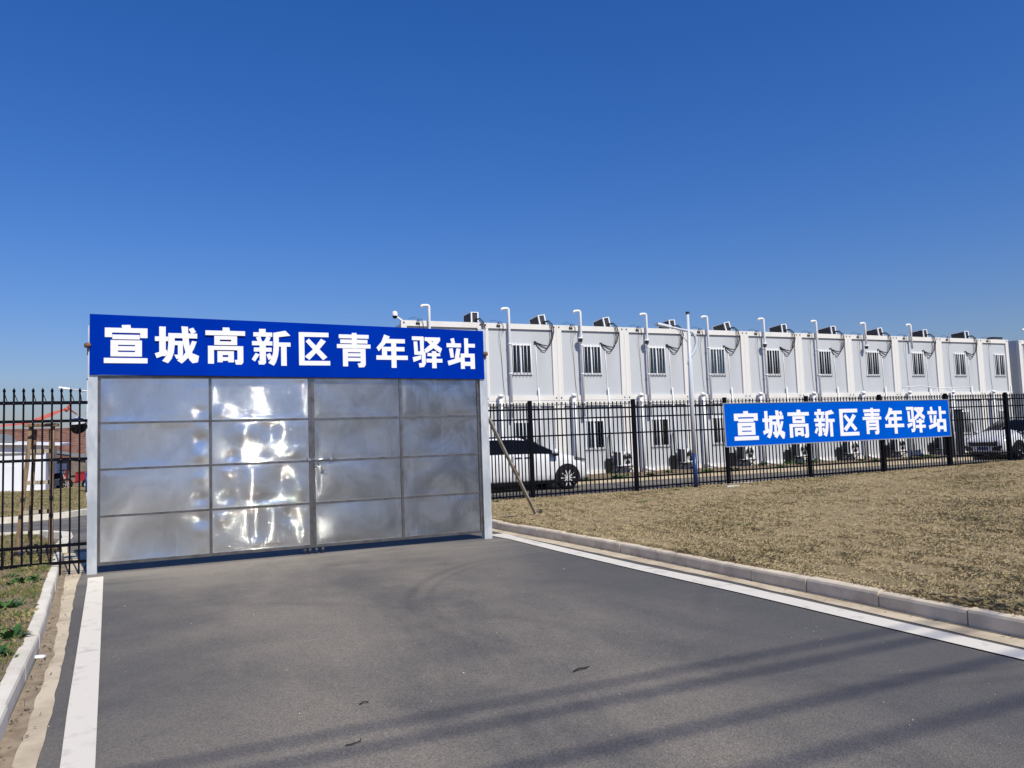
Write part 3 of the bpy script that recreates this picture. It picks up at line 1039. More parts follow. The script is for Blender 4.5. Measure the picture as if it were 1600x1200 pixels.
pmr = []
for k in range(3):
    b = picket_mesh(2.36, .035, .024)
    b.tube([(.0, -.012, 2.335), (.022, -.04, 2.33), (.030 + .008 * k, -.05, 2.30), (.012, -.045, 2.265), (.004, -.035, 2.25)], .0045, M_black, 5)
    pmr.append(b.mesh('picket'))
post_me = MB().box((-.045, -.045, 0), (.045, .045, 2.38), M_black)
post_me.hexa([(-.05, -.05, 2.38), (.05, -.05, 2.38), (.05, .05, 2.38), (-.05, .05, 2.38), (-.035, -.035, 2.41), (.035, -.035, 2.41), (.035, .035, 2.41), (-.035, .035, 2.41)], M_black)
post_me = post_me.mesh('post')
for x in posts:
    inst('post', post_me, rf, (x, 0, .085 + fz(x)))
bx = [6.3] + posts
k = 0
for a, b_ in zip(bx[:-1], bx[1:]):
    n = 32 if a < 7 else 24
    for i in range(1, n):
        x = a + (b_ - a) * i / n
        inst('picket', pmr[k % 3], rf, (x, 0, .09 + fz(x)))
        k += 1
    for z, hh in ((2.275, .022), (2.03, .019), (1.61, .019), (.44, .020), (.17, .020)):
        e0 = .045 if a > 7 else 0
        MB().hexa([(a + e0, -.032, z - hh + fz(a)), (b_ - .045, -.032, z - hh + fz(b_)), (b_ - .045, -.0108, z - hh + fz(b_)), (a + e0, -.0108, z - hh + fz(a)),
                   (a + e0, -.032, z + hh + fz(a)), (b_ - .045, -.032, z + hh + fz(b_)), (b_ - .045, -.0108, z + hh + fz(b_)), (a + e0, -.0108, z + hh + fz(a))], M_black).build('rail', rf)
    MB().tube([(a + .0, -.016, 2.385 + fz(a)), (b_, -.016, 2.385 + fz(b_))], .007, M_black, 6).build('top_wire', rf)

# sign on the long fence
fs_ = thing('fence_sign', 'sky blue board with nine white characters hung on the long black fence', 'sign', (15.08, 5.87, 1.155))
FW, FH = 9.14, 1.185


def lean(z):
    return 0
MB().hexa([(0, -.012, 0), (FW, -.012, .035), (FW, .012, .035), (0, .012, 0), (-.02, -.012, FH), (FW - .02, -.012, FH + .018), (FW - .02, .012, FH + .018), (-.02, .012, FH)], M_blue2).build('board', fs_)
b = MB()
for p, q in (((-.005, -.006, -.012), (FW + .005, -.006, .023)), ((-.025, -.006, FH + .012), (FW - .015, -.006, FH + .030))):
    b.beam(p, q, .036, .024, M_alu)
for p, q in (((-.012, -.006, -.02), (-.032, -.006, FH + .02)), ((FW + .012, -.006, .02), (FW - .008, -.006, FH + .03))):
    b.beam(p, q, .036, .024, M_alu, (0, 1, 0))
b.build('edge_frame', fs_)
fx = [(15.376, 16.243), (16.40, 17.22), (17.348, 18.168), (18.35, 19.17), (19.366, 20.154), (20.33, 21.12), (21.27, 22.10), (22.235, 23.07), (23.195, 24.048)]
for i, (ch, (a, b_)) in enumerate(zip(WORDS, fx)):
    zb = 1.305 + (1.333 - 1.305) * i / 8
    character(ch, a - 15.08, b_ - 15.08, zb - 1.155, zb + .825 - 1.155, -.0165, fs_)

# ------------------------------------------------------------------ white prefab cabins
BY = 14.4
Z0, ZM, ZT = .12, 2.99, 5.86
bld = thing('prefab_building', 'two storey row of white box cabins with barred windows behind the fence', 'building', (0, BY, 0))
xb = [8.30] + [11.36 + 3.003 * k for k in range(10)] + [40.62]
PD = .07   # panel recess
holes = {}


def post_mesh():
    b = MB().box((-.10, 0, .0), (.10, .16, 2.86), M_white_steel)
    b.box((.045, -.006, .0), (.1, .0, 2.86), M_white_steel)
    for z in (.085, 2.775):
        b.box((-.025, -.004, z - .03), (.025, .003, z + .03), M_hole)
    return b.mesh('corner_post')


def window_meshes(cur, split):
    W_, H_ = .84, 1.13
    f = MB()
    t_ = .045
    f.box((-W_ / 2, -.03, 0), (W_ / 2, .05, t_), M_pvc)
    f.box((-W_ / 2, -.03, H_ - t_), (W_ / 2, .05, H_), M_pvc)
    f.box((-W_ / 2, -.03, t_), (-W_ / 2 + t_, .05, H_ - t_), M_pvc)
    f.box((W_ / 2 - t_, -.03, t_), (W_ / 2, .05, H_ - t_), M_pvc)
    f.box((-.022, -.01, t_), (.022, .05, H_ - t_), M_pvc)
    f.box((-W_ / 2 - .02, -.05, -.02), (W_ / 2 + .02, .0, 0), M_pvc)
    p = MB().box((-W_ / 2 + t_, .024, t_), (-.022, .028, H_ - t_), M_pane)
    p.box((.022, .012, t_), (W_ / 2 - t_, .016, H_ - t_), M_pane)
    g = MB()
    for k in range(6):
        x = -W_ / 2 + .06 + (W_ - .12) * k / 5
        g.tube([(x, -.075, -.05), (x, -.075, H_ + .045)], .0105, M_pvc, 6)
    for z in (.03, H_ - .06):
        g.box((-W_ / 2 + .02, -.069, z), (W_ / 2 - .02, -.055, z + .02), M_pvc)
        for x in (-W_ / 2 + .03, W_ / 2 - .03):
            g.box((x - .006, -.06, z), (x + .006, -.03, z + .02), M_pvc)
    c = MB()
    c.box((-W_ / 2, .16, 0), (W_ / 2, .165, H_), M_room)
    for (a, b__, zt) in split:
        n = 10
        vs = [(-W_ / 2 + W_ * (a + (b__ - a) * i / n), .085 + .012 * math.sin(i * 2.1), z) for i in range(n + 1) for z in (.02, H_ * zt)]
        c.add(vs, [(2 * i, 2 * i + 2, 2 * i + 3, 2 * i + 1) for i in range(n)], cur, True)
    return f.mesh('window'), p.mesh('pane'), g.mesh('security_bars'), c.mesh('curtain')


WIN = [window_meshes(M_curtain_blue, [(.36, .62, 1)]), window_meshes(M_curtain_blue, [(0.02, .3, 1), (.55, .68, 1)]), window_meshes(M_curtain_teal, [(.3, .62, 1), (.7, .98, .5)]),
       window_meshes(M_curtain_white, [(.0, .42, 1), (.62, .8, .6)]), window_meshes(M_curtain_teal, [(.0, .75, 1)]), window_meshes(M_curtain_blue, [])]
pmesh = post_mesh()
pan_cache = {}


def panel_with_hole(wd, cx):
    key = (round(wd, 2), round(cx, 2))
    if key in pan_cache:
        return pan_cache[key]
    h = 2.48
    x0, x1, z0, z1 = cx - .40, cx + .40, .82, 1.91
    b = MB()
    y0, y1 = 0, .075
    b.box((0, y0, 0), (x0, y1, h), M_panel)
    b.box((x1, y0, 0), (wd, y1, h), M_panel)
    b.box((x0, y0, 0), (x1, y1, z0), M_panel)
    b.box((x0, y0, z1), (x1, y1, h), M_panel)
    me = b.mesh('wall_panel')
    pan_cache[key] = me
    return me


wi = [0, 0, 0, 2, 2, 3, 2, 0, 4, 1, 1]
wl = [3, 4, 4, 0, 5, 0, 3, 0, 5, 4, 4]
for fl in (0, 1):
    zb = (Z0, ZM)[fl]
    for k in range(11):
        a, b_ = xb[k], xb[k + 1]
        wdt = b_ - a
        for px_, mir in ((a + .105, 1), (b_ - .105, -1)):
            o = inst('corner_post', pmesh, bld, (px_, 0, zb))
            if mir < 0:
                o.rotation_euler = (0, 0, 0)
        MB().box((a + .206, .004, zb), (b_ - .206, .16, zb + .185), M_white_steel).build('floor_beam', bld)
        rbm = MB().box((a + .206, .004, zb + 2.665), (b_ - .206, .16, zb + 2.86), M_white_steel)
        rbm.box((a + .206, .0, zb + 2.665), (b_ - .206, .004, zb + 2.68), M_white_steel)
        rbm.build('roof_beam', bld)
        cx = 1.52 - .206 if k else 1.52 - .206
        inst('wall_panel', panel_with_hole(wdt - .412, cx), bld, (a + .206, PD, zb + .185))
        f, p, g, c = WIN[(wl, wi)[fl][k]]
        wo = inst('window', f, bld, (a + .206 + cx, PD, zb + .185 + .80))
        inst('pane', p, wo)
        o = inst('security_bars', g, wo, kind='stuff')
        inst('curtain', c, wo)
# roof deck, side walls, back: close the block
MB().box((xb[0] + .02, .17, ZT - .22), (xb[-1] - .02, 6.0, ZT - .13), M_white_steel).build('roof_deck', bld)
MB().box((xb[0] + .02, .17, Z0), (xb[0] + .08, 6.0, ZT - .225), M_panel).build('end_wall', bld)
MB().box((xb[-1] - .08, .17, Z0), (xb[-1] - .02, 6.0, ZT - .225), M_panel).build('end_wall', bld)
MB().box((xb[0] + .09, 5.9, Z0), (xb[-1] - .09, 6.0, ZT - .225), M_panel).build('back_wall', bld)
MB().box((xb[0] + .02, 5.7, ZT - .13), (xb[-1] - .02, 5.76, ZT + .03), M_white_steel).build('roof_flashing', bld)


def hook_pipe(x, zb, zt, r=.050):
    b = MB()
    pts = [(x, -.10, zb), (x, -.10, zt - .06), (x - .012, -.10, zt - .02), (x - .05, -.10, zt), (x - .22, -.10, zt - .01), (x - .27, -.10, zt - .03), (x - .29, -.10, zt - .09)]
    b.tube(pts, r, M_pvc, 10)
    for z in np.arange(zb + .5, min(zt - .8, ZT - .2), 1.1):
        b.tube([(x, -.10, z), (x, -.10, z + .05)], r * 1.25, M_pvc, 10)
        b.box((x - .02, -.07, z), (x + .02, PD, z + .04), M_pvc)
    return b


for k in range(11):
    a = xb[k]
    if k < 9:
        hook_pipe(a + 1.0, 2.35 if k < 7 else 5.25, 6.40 + random.uniform(-.02, .02)).build('drain_pipe', bld)
    # vent pipe with a cap at mid height
    x = a + .56
    b = MB().tube([(x, -.14, Z0 + .03), (x, -.14, 3.16)], .07, M_pvc, 12)
    b.lathe([(.07, 0), (.105, .005), (.11, .05), (.08, .09), (0, .11)], (x - .01, -.15, 3.13), (0, -.25, 1), M_pvc, 12)
    b.tube([(x, -.14, .35), (x + .10, -.20, .24), (x + .42, -.30, .20)], .06, M_pvc, 10)
    b.build('vent_pipe', bld)
    # thin conduit below the hose hole, thicker sleeve at its foot
    x = a + 2.13
    b = MB().tube([(x, PD - .015, zb_ := 5.0), (x + .02, PD - .015, 4.1), (x + .03, PD - .02, 3.1), (x + .03, -.02, 2.4)], .014, M_pvc, 6)
    b.tube([(x + .02, -.03, 3.45), (x + .03, -.03, 2.0), (x + .08, -.04, .9)], .026, M_pvc, 8)
    b.build('conduit', bld)
    # loose dark cables
    x = a + .62
    b = MB().tube([(x - .3, .12, ZT + .06), (x - .15, .0, ZT + .10), (x, -.02, ZT + .03), (x + .05, -.03, ZT - .12), (x + .02, -.03, ZT - .5), (x + .10, .04, 4.6), (x + .14, .045, 3.6), (x + .18, -.03, 3.0), (x + .2, -.04, 2.5)], .007, M_hose, 5)
    b.tube([(x - .06, -.03, ZT - .05), (x + .02, -.05, ZT + .05), (x + .12, -.04, ZT + .02), (x + .18, -.03, ZT - .1), (x + .17, -.02, ZT - .38)], .010, M_hose, 5)
    b.box((x - .08, -.03, ZT - .14), (x + .06, .0, ZT - .08), M_hole)
    b.build('cable', bld)


# second block beyond a narrow recess
nb = thing('prefab_building', 'next white cabin block at the right edge, behind a narrow bluish recess', 'building', (0, BY, 0))
MB().box((40.66, 1.2, .1), (41.5, 1.26, 5.9), M_panel).build('recess_wall', nb)
b = MB()
for k in range(4):
    b.box((40.7 + k * .2, 1.17, .1), (40.73 + k * .2, 1.2, 5.9), M_panel)
b.build('recess_rib', nb, kind='stuff')
for fl in (0, 1):
    zb = (Z0, ZM)[fl]
    for px_ in (41.58, 44.4):
        inst('corner_post', pmesh, nb, (px_, 0, zb))
    MB().box((41.68, .004, zb), (44.3, .16, zb + .185), M_white_steel).build('floor_beam', nb)
    MB().box((41.68, .004, zb + 2.665), (44.3, .16, zb + 2.86), M_white_steel).build('roof_beam', nb)
    inst('wall_panel', panel_with_hole(2.62, 1.31), nb, (41.68, PD, zb + .185))
    f, p, g, c = WIN[1]
    wo = inst('window', f, nb, (41.68 + 1.31, PD, zb + .985))
    inst('pane', p, wo)
    inst('security_bars', g, wo, kind='stuff')
    inst('curtain', c, wo)
MB().box((41.5, .17, Z0), (41.56, 6, ZT), M_panel).build('end_wall', nb)
MB().box((41.57, .17, ZT - .1), (44.4, 6, ZT - .02), M_white_steel).build('roof_deck', nb)
hook_pipe(42.0, 2.4, 6.42).build('drain_pipe', nb)

# ------------------------------------------------------------------ air conditioners
def ac_unit_meshes(L=.80, Wd=.30, H=.47):
    """long side along y; dark coil on the -x long side and on part of the front end"""
    c = MB()
    e = .03
    c.box((-Wd / 2 + .006, e, e), (Wd / 2 - .006, L - e, H - e), M_acgrille)
    # white shell: top, base, four corner posts, back, cover strip on the end
    c.box((-Wd / 2, 0, H - e), (Wd / 2, L, H), M_pvc)
    c.box((-Wd / 2, 0, 0), (Wd / 2, L, e), M_pvc)
    for x in (-Wd / 2, Wd / 2 - .05):
        for y in (0, L - .045):
            c.box((x, y, e), (x + .05, y + .045, H - e), M_pvc)
    c.box((Wd / 2 - .02, .045, e), (Wd / 2, L - .045, H - e), M_pvc)
    g = MB()
    for k in range(12):
        z = e + (H - 2 * e) * (k + .5) / 12
        g.box((-Wd / 2 - .004, .045, z - .004), (-Wd / 2 + .006, L - .045, z + .004), M_acgrille)
    f = MB()
    f.box((-Wd / 2, .05, -.05), (Wd / 2, .09, 0), M_cartrim)
    f.box((-Wd / 2, L - .09, -.05), (Wd / 2, L - .05, 0), M_cartrim)
    return c.mesh('casing'), g.mesh('coil_fins'), f.mesh('mounting_feet')


ac_c, ac_g, ac_f = ac_unit_meshes()
ORD = ['first', 'second', 'third', 'fourth', 'fifth', 'sixth', 'seventh', 'eighth', 'ninth', 'tenth', 'eleventh']
tilts = [0, -9, -10, -4, -14, -4, -5, -8, -2, -2]
for k in range(10):
    a = xb[k]
    xx = [2.80, 2.53, 2.37, 2.46, 2.35, 2.43, 2.36, 2.35, 2.38, 2.40][k]
    lab = ['level rooftop air conditioner just above the right end of the gate sign', 'tilted rooftop air conditioner above the first upper window beside the gate sign'][k] if k < 2 else \
        '%s rooftop air conditioner counted from the gate sign, %s' % (ORD[k], 'leaning over' if tilts[k] < -7 else 'almost level')
    t = thing('air_conditioner', lab, 'air conditioner', (a + xx + .04, BY + .20, ZT - .06), (R(-3 if tilts[k] else 0), R(tilts[k]), 0), 'air conditioners on the cabin roof')
    inst('casing', ac_c, t)
    inst('coil_fins', ac_g, t, kind='stuff')
    inst('mounting_feet', ac_f, t)
    # insulated hose from the unit over the eave to the wall hole
    x = xx
    b = MB()
    sw = .10 + .08 * random.random()
    b.tube([(x - a * 0 + .05, .30, .12), (x + .17, .05, .13), (x + .27, -.06, -.02), (x + .32, -.08, -.28), (x + .24, -.06, -.62), (x + .10, -.02, -.84), (x - .12, .02, -.86 + .05), (x - .42, .06, -.70)], .023, M_hose, 7)
    b.tube([(x + .0, .30, .10), (x + .12, .05, .09), (x + .20, -.05, -.02), (x + .24, -.06, -.35), (x + .16, -.04, -.75), (x - .02, .0, -1.0), (x - .15, .03, -1.02), (x - .33, .05, -.85), (x - .43, .06, -.68)], .015, M_hose, 6)
    b.box((x - .47, .03, -.76), (x - .38, PD - .003, -.66), M_hose)
    h_ = b.build('hose', t)
    h_.matrix_parent_inverse = Matrix.Identity(4)
    # the hose hangs true even where the unit leans: undo the tilt in its local frame
    h_.matrix_local = (Matrix.Translation(t.location) @ t.rotation_euler.to_matrix().to_4x4()).inverted() @ Matrix.Translation((a, BY, ZT + .02))

t = thing('air_conditioner', 'low dark unit on the roof corner at the right end of the white cabins', 'air conditioner', (xb[-1] - .42, BY + .25, ZT - .13), (0, 0, 0), 'air conditioners on the cabin roof')
MB().box((-.38, 0, .03), (.38, .3, .26), M_acgrille).build('casing', t)
MB().box((-.40, -.01, .26), (.40, .31, .285), M_cartrim).build('lid', t)
MB().box((-.34, .04, 0), (.34, .26, .03), M_cartrim).build('mounting_feet', t)

fan = MB()
gfan = MB()
c2 = MB()
L_, Wd_, H_ = .74, .29, .55
c2.box((0, -Wd_, 0), (L_, 0, H_), M_pvc)
c2.box((-.006, -Wd_ + .03, .03), (0, -.03, H_ - .03), M_acgrille)
c2.box((.015, -Wd_ - .003, .02), (.15, -Wd_, H_ - .02), M_acgrille)
c2 = c2.mesh('casing')
for r_ in (.05, .09, .13, .17, .21):
    gfan.tube([(.44 + r_ * math.cos(t_), -Wd_ - .012, .275 + r_ * math.sin(t_)) for t_ in np.linspace(0, 2 * math.pi, 25)], .0045, M_acgrille, 4, False)
for t_ in np.linspace(0, 2 * math.pi, 12, False):
    gfan.tube([(.44 + .03 * math.cos(t_), -Wd_ - .012, .275 + .03 * math.sin(t_)), (.44 + .22 * math.cos(t_), -Wd_ - .010, .275 + .22 * math.sin(t_))], .004, M_acgrille, 4)
gfan = gfan.mesh('fan_grille')
fan.lathe([(.225, -.004), (.225, 0), (.0, 0)], (.44, -Wd_ + .002, .275), (0, -1, 0), M_acgrille, 28)
fan.add([(.44, -Wd_ - .006, .275)] + [(.44 + .2 * math.cos(q), -Wd_ - .006, .275 + .2 * math.sin(q)) for q in np.linspace(0, 2 * math.pi, 25)], [(0, i + 1, i + 2) for i in range(24) if i % 8 < 5], M_hole)
fan = fan.mesh('fan')
brk = MB()
for x in (.10, .62):
    brk.box((x - .02, -.36, -.05), (x + .02, 0, -.015), M_cartrim)
    brk.beam((x, -.33, -.05), (x, -.01, -.28), .03, .03, M_cartrim)
brk.box((-.04, -.36, -.015), (L_ + .04, -.02, 0), M_cartrim)
brk = brk.mesh('bracket')
for k in range(1, 11):
    a = xb[k]
    lab = 'ground air conditioner on wall bracket, ' + ['right of the white van nose', 'directly left of the white and blue lamp pole', 'left, beneath the blue fence sign', 'under the third character of the fence sign',
                                                                'under the fifth character of the fence sign', 'under the seventh character of the fence sign', 'under the last characters of the fence sign', 'right of the dark cabinet', 'behind the crossover bonnet', 'behind the crossover car cabin'][k - 1]
    t = thing('air_conditioner', lab, 'air conditioner', (a + 2.27 - .02 * k, BY - .06, .42 + .02 * random.random()), (0, 0, 0), 'air conditioners along the foot of the cabins')
    inst('casing', c2, t)
    inst('fan', fan, t)
    inst('fan_grille', gfan, t, kind='stuff')
    inst('bracket', brk, t)
    MB().tube([(-.0, -.10, .2), (-.12, -.08, .12), (-.16, -.02, .35), (-.14, .02, .75), (-.16, .05, 1.2)], .022, M_hose, 7).build('hose', t)
    # dark air gap beside each unit: shade put in as a black slab
    MB().box((-.34, -.02, -.32), (-.06, .05, .30), M_cartrim).build('gap_shade', t)

# small lamps clipped to some drain pipes, camera at the roof end
for k, z in ((2, 5.32), (3, 5.30), (5, 5.28), (7, 5.30)):
    t = thing('wall_lamp', 'small white lamp clipped to the %s drain pipe counted from the gate sign' % ORD[k - 0], 'lamp', (xb[k] + .93, BY - .17, z), None, 'lamps on the drain pipes')
    MB().lathe([(0, .06), (.10, .055), (.11, .02), (.105, .0), (0, 0)], (0, 0, 0), (0, 0, 1), M_pvc, 14).build('cap', t)
    MB().lathe([(0, -.12), (.07, -.11), (.085, -.04), (.08, 0)], (0, 0, 0), (0, 0, 1), M_acgrille, 12).build('globe', t)
t = thing('security_camera', 'white dome camera on the left roof corner, peeping over the gate sign', 'camera', (8.12, BY + .1, 5.88))
MB().lathe([(0, .30), (.07, .28), (.10, .2), (.10, .12)], (0, 0, 0), (0, 0, 1), M_pvc, 14).build('housing', t)
MB().lathe([(.085, .12), (.07, .05), (0, .02)], (0, 0, 0), (0, 0, 1), M_glass_dark, 14).build('dome', t)
MB().beam((.03, 0, .12), (.25, 0, -.02), .05, .05, M_pvc).build('bracket', t)

# ------------------------------------------------------------------ lamp posts
def lamp_post(x, y, z0, lab):
    t = thing('lamp_post', lab, 'lamp post', (x, y, z0), None, 'white and blue lamp posts')
    MB().tube([(0, 0, 0), (0, 0, .88)], .062, M_poleblue, 16).build('blue_base', t)
    MB().tube([(0, 0, .88), (0.0, 0, 2.6), (.02, 0, 4.68)], [.059, .055, .038], M_polewhite, 14).build('pole', t)
    MB().lathe([(0, .06), (.05, .05), (.055, .0), (0, 0)], (.02, 0, 4.68), (0, 0, 1), M_cartrim, 12).build('cap', t)
    MB().tube([(-.05, 0, 3.28), (-.02, 0, 3.42), (.08, 0, 3.55), (.2, 0, 3.70), (.265, 0, 3.88), (.24, 0, 4.05), (.15, 0, 4.17), (0, 0, 4.21), (-.30, 0, 4.25), (-.62, 0, 4.31)], [.02, .032, .042, .046, .046, .044, .040, .034, .030, .024], M_polewhite, 10).build('arm', t)
    MB().tube([(-.36, 0, 4.24), (-.2, 0, 4.08), (-.02, 0, 3.88)], .012, M_polewhite, 6).build('brace', t)
    h = MB()
    h.hexa([(-1.02, -.09, 4.34), (-.56, -.07, 4.27), (-.56, .07, 4.27), (-1.02, .09, 4.34), (-1.0, -.07, 4.40), (-.56, -.05, 4.335), (-.56, .05, 4.335), (-1.0, .07, 4.40)], M_polewhite)
    h.build('lamp_head', t)
    MB().hexa([(-.98, -.07, 4.325), (-.66, -.06, 4.275), (-.66, .06, 4.275), (-.98, .07, 4.325), (-.98, -.07, 4.332), (-.66, -.06, 4.283), (-.66, .06, 4.283), (-.98, .07, 4.332)], M_lens).build('lens', t)
    return t


lamp_post(13.80, 5.62, .12, 'white lamp post with blue base standing at the long fence')
lamp_post(-2.10, 24.3, -.05, 'distant white lamp post with blue base between the short fence and the gate post')

# flood lamp behind the left gate post
t = thing('flood_lamp', 'dark round lamp with white back fixed behind the left gate post', 'lamp', (-.16, .30, 1.90))
MB().lathe([(0, -.09), (.075, -.07), (.10, .0), (.10, .03), (0, .035)], (0, 0, 0), (.3, -.5, -.5), M_cartrim, 16).build('lamp_shade', t)
MB().lathe([(.105, 0), (.08, .07), (0, .09)], (-.01, .0, .045), (-.1, -.15, .9), M_polewhite, 14).build('housing', t)
MB().tube([(0, .03, .05), (.08, .0, .06), (.15, -.16, .03)], .015, M_polewhite, 7).build('bracket', t)

# ------------------------------------------------------------------ drying rack, cabinet, stick
t = thing('pipe_rack', 'thin white pipe rack standing above the fence near the blue sign end', 'rack', (27.6, 9.0, .07))
for p, q in (((-1.55, 0, 2.93), (-.6, 0, 3.0)), ((-.6, 0, 3.0), (.2, .05, 2.92)), ((.0, .05, 2.90), (2.2, 0, 2.94)), ((.9, 0, 2.84), (2.2, .0, 2.84))):
    MB().tube([p, q], .016, M_pvc, 7).build('rail', t)
for x, top in ((-1.53, 2.92), (.35, 2.90), (1.1, 2.90), (.0, 2.9)):
    MB().tube([(x, .02, 0), (x, .02, top)], .014, M_pvc, 7).build('upright', t)
t = thing('cabinet', 'tall dark cabinet between the blue fence sign and the crossover car', 'cabinet', (33.45, 12.4, .16))
MB().box((-.45, 0, .05), (.45, .40, 2.05), M_cabinet).build('body', t)
MB().box((-.41, -.012, .10), (.41, 0, 2.0), M_cabinet).build('door', t)
MB().box((-.5, -.05, 2.05), (.5, .45, 2.09), M_cabinet).build('top', t)
MB().box((-.42, .05, 0), (.42, .35, .05), M_stone).build('plinth', t)
t = thing('white_pole', 'slim white pole leaning in front of the dark cabinet', 'pole', (33.0, 12.1, .16))
MB().tube([(0, 0, 0), (-.16, .05, 2.1)], .025, M_pvc, 8).build('pole', t)
MB().tube([(-.07, .02, .98), (-.08, .022, 1.06)], .036, M_pvc, 8).build('joint', t)


# ------------------------------------------------------------------ cars
def car(name, label, st, axle_f, axle_r, wheel_r, loc, yaw, kind):
    """st: stations (x, z_bottom, z_belt, z_top, w_bottom, w_belt, w_top), nose at the largest x."""
    t = thing(name, label, 'car', loc, (0, 0, yaw))
    rows = []
    for x, zb, zs, zt, wb, ws, wt in st:
        h = zs - zb
        half = [(wb * .92, zb), (wb, zb + .10 * h), (ws, zb + .55 * h), (ws * .992, zb + .85 * h), (ws * .955, zs), (wt + (ws * .955 - wt) * .12, zt - .12 * min(1, (zt - zs) / .4)), (wt * .90, zt - .035 * min(1, (zt - zs) / .2)), (0, zt)]
        rows.append([Vector((x, -y, z)) for y, z in half] + [Vector((x, y, z)) for y, z in half[-2::-1]])
    n = len(rows[0])
    vs = [p for r in rows for p in r]
    fs = [(i * n + j, i * n + j + 1, (i + 1) * n + j + 1, (i + 1) * n + j) for i in range(len(rows) - 1) for j in range(n - 1)]
    fs += [(i * n + n - 1, i * n, (i + 1) * n, (i + 1) * n + n - 1) for i in range(len(rows) - 1)]
    fs += [tuple(range(n - 1, -1, -1)), tuple((len(rows) - 1) * n + j for j in range(n))]
    # station order runs nose-ward, so flip for outward normals
    fs = [f[::-1] for f in fs]
    mb = MB().add(vs, fs, M_carpaint, True)
    bo = mb.build('body', t)
    md = bo.modifiers.new('sub', 'SUBSURF')
    md.levels = md.render_levels = 1

    def skin(j0, j1, xs, off, nm, m, sub=True):
        """panel following the body between rows j0..j1 over stations xs, set proud by off"""
        ids = [i for i, s in enumerate(st) if xs[0] - 1e-6 <= s[0] <= xs[1] + 1e-6]
        out = MB()
        for side in (0, 1):
            v2, f2 = [], []
            for i in ids:
                for j in range(j0, j1 + 1):
                    jj = j if side == 0 else n - 1 - j
                    p = rows[i][jj].copy()
                    p.y += (-off if side == 0 else off)
                    p.z += off * .4
                    v2.append(p)
            m_ = j1 - j0 + 1
            for a in range(len(ids) - 1):
                for c in range(m_ - 1):
                    q = (a * m_ + c, a * m_ + c + 1, (a + 1) * m_ + c + 1, (a + 1) * m_ + c)
                    f2.append(q[::-1] if side == 0 else q)
            out.add(v2, f2, m, True)
        return out.build(nm, t)

    return t, rows, skin, n


def wheel(parent, x, y, r, side, spokes):
    wv = thing('w', None, None)
    bpy.data.objects.remove(wv)
    b = MB().lathe([(r * .70, -.10), (r * .95, -.105), (r, -.07), (r, .07), (r * .95, .105), (r * .70, .10)], (0, 0, 0), (0, 1, 0), M_tyre, 32)
    wh = b.build('wheel', parent, (x, y, r))
    rm = MB().lathe([(r * .71, -.09), (r * .69, -.06), (r * .62, .02)], (0, 0, 0), (0, side, 0), M_alloy, 32)
    rm.lathe([(r * .68, .03), (0, .03)], (0, 0, 0), (0, -side, 0), M_hole, 24)
    for k in range(spokes):
        a = 2 * math.pi * k / spokes
        d = Vector((math.cos(a), 0, math.sin(a)))
        q = Vector((-math.sin(a), 0, math.cos(a)))
        sy = side * .075
        p0, p1 = d * r * .12, d * r * .70
        rm.hexa([p0 - q * .016 + Vector((0, sy - .02, 0)), p1 - q * .016 + Vector((0, sy - .02, 0)), p1 + q * .016 + Vector((0, sy - .02, 0)), p0 + q * .016 + Vector((0, sy - .02, 0)),
                 p0 - q * .013 + Vector((0, sy, 0)), p1 - q * .013 + Vector((0, sy, 0)), p1 + q * .013 + Vector((0, sy, 0)), p0 + q * .013 + Vector((0, sy, 0))], M_alloy)
    rm.lathe([(0, .085), (r * .16, .08), (r * .18, .05)], (0, 0, 0), (0, side, 0), M_alloy, 14)
    rm.build('rim', wh)


def arch(parent, x, y, r, side):
    MB().prism([((r + .075) * math.cos(a), (r + .075) * math.sin(a)) for a in np.linspace(-.22, math.pi + .22, 26)], M_cartrim, (x, y, r), (1, 0, 0) if side < 0 else (-1, 0, 0), (0, 0, 1), .012).build('wheel_arch', parent)


mpv = [(-4.0, .50, .85, .95, .55, .62, .5), (-3.93, .34, 1.0, 1.30, .78, .84, .60), (-3.75, .24, 1.06, 1.50, .85, .90, .68), (-3.3, .20, 1.08, 1.57, .87, .92, .72), (-2.5, .19, 1.08, 1.60, .88, .93, .74), (-1.7, .19, 1.075, 1.60, .88, .93, .75),
       (-1.25, .19, 1.07, 1.565, .88, .93, .75), (-.95, .19, 1.065, 1.46, .88, .93, .75), (-.65, .19, 1.055, 1.31, .88, .93, .75), (-.35, .19, 1.035, 1.14, .88, .93, .76), (0, .19, .985, 1.065, .88, .93, .72), (.35, .20, .90, .985, .86, .91, .68),
       (.62, .23, .80, .885, .78, .83, .60), (.80, .28, .68, .77, .66, .70, .50), (.90, .36, .58, .64, .45, .48, .35)]
t, rows, skin, n = car('van', 'white people carrier with black windows parked behind the fence beside the gate', mpv, 0, -2.86, .335, (11.47, 9.43, .07), 0, 0)
skin(4, 5, (-3.75, -.35), .012, 'side_window', M_glass_dark)
skin(5, 7, (-1.25, -.35), .008, 'windscreen', M_glass_dark)
skin(0, 1, (-3.75, .35), .008, 'sill', M_cartrim)
for sx in (0, -2.86):
    for sy in (-1, 1):
        arch(t, sx, sy * .926, .335, sy)
        wheel(t, sx, sy * .86, .335, sy, 10)
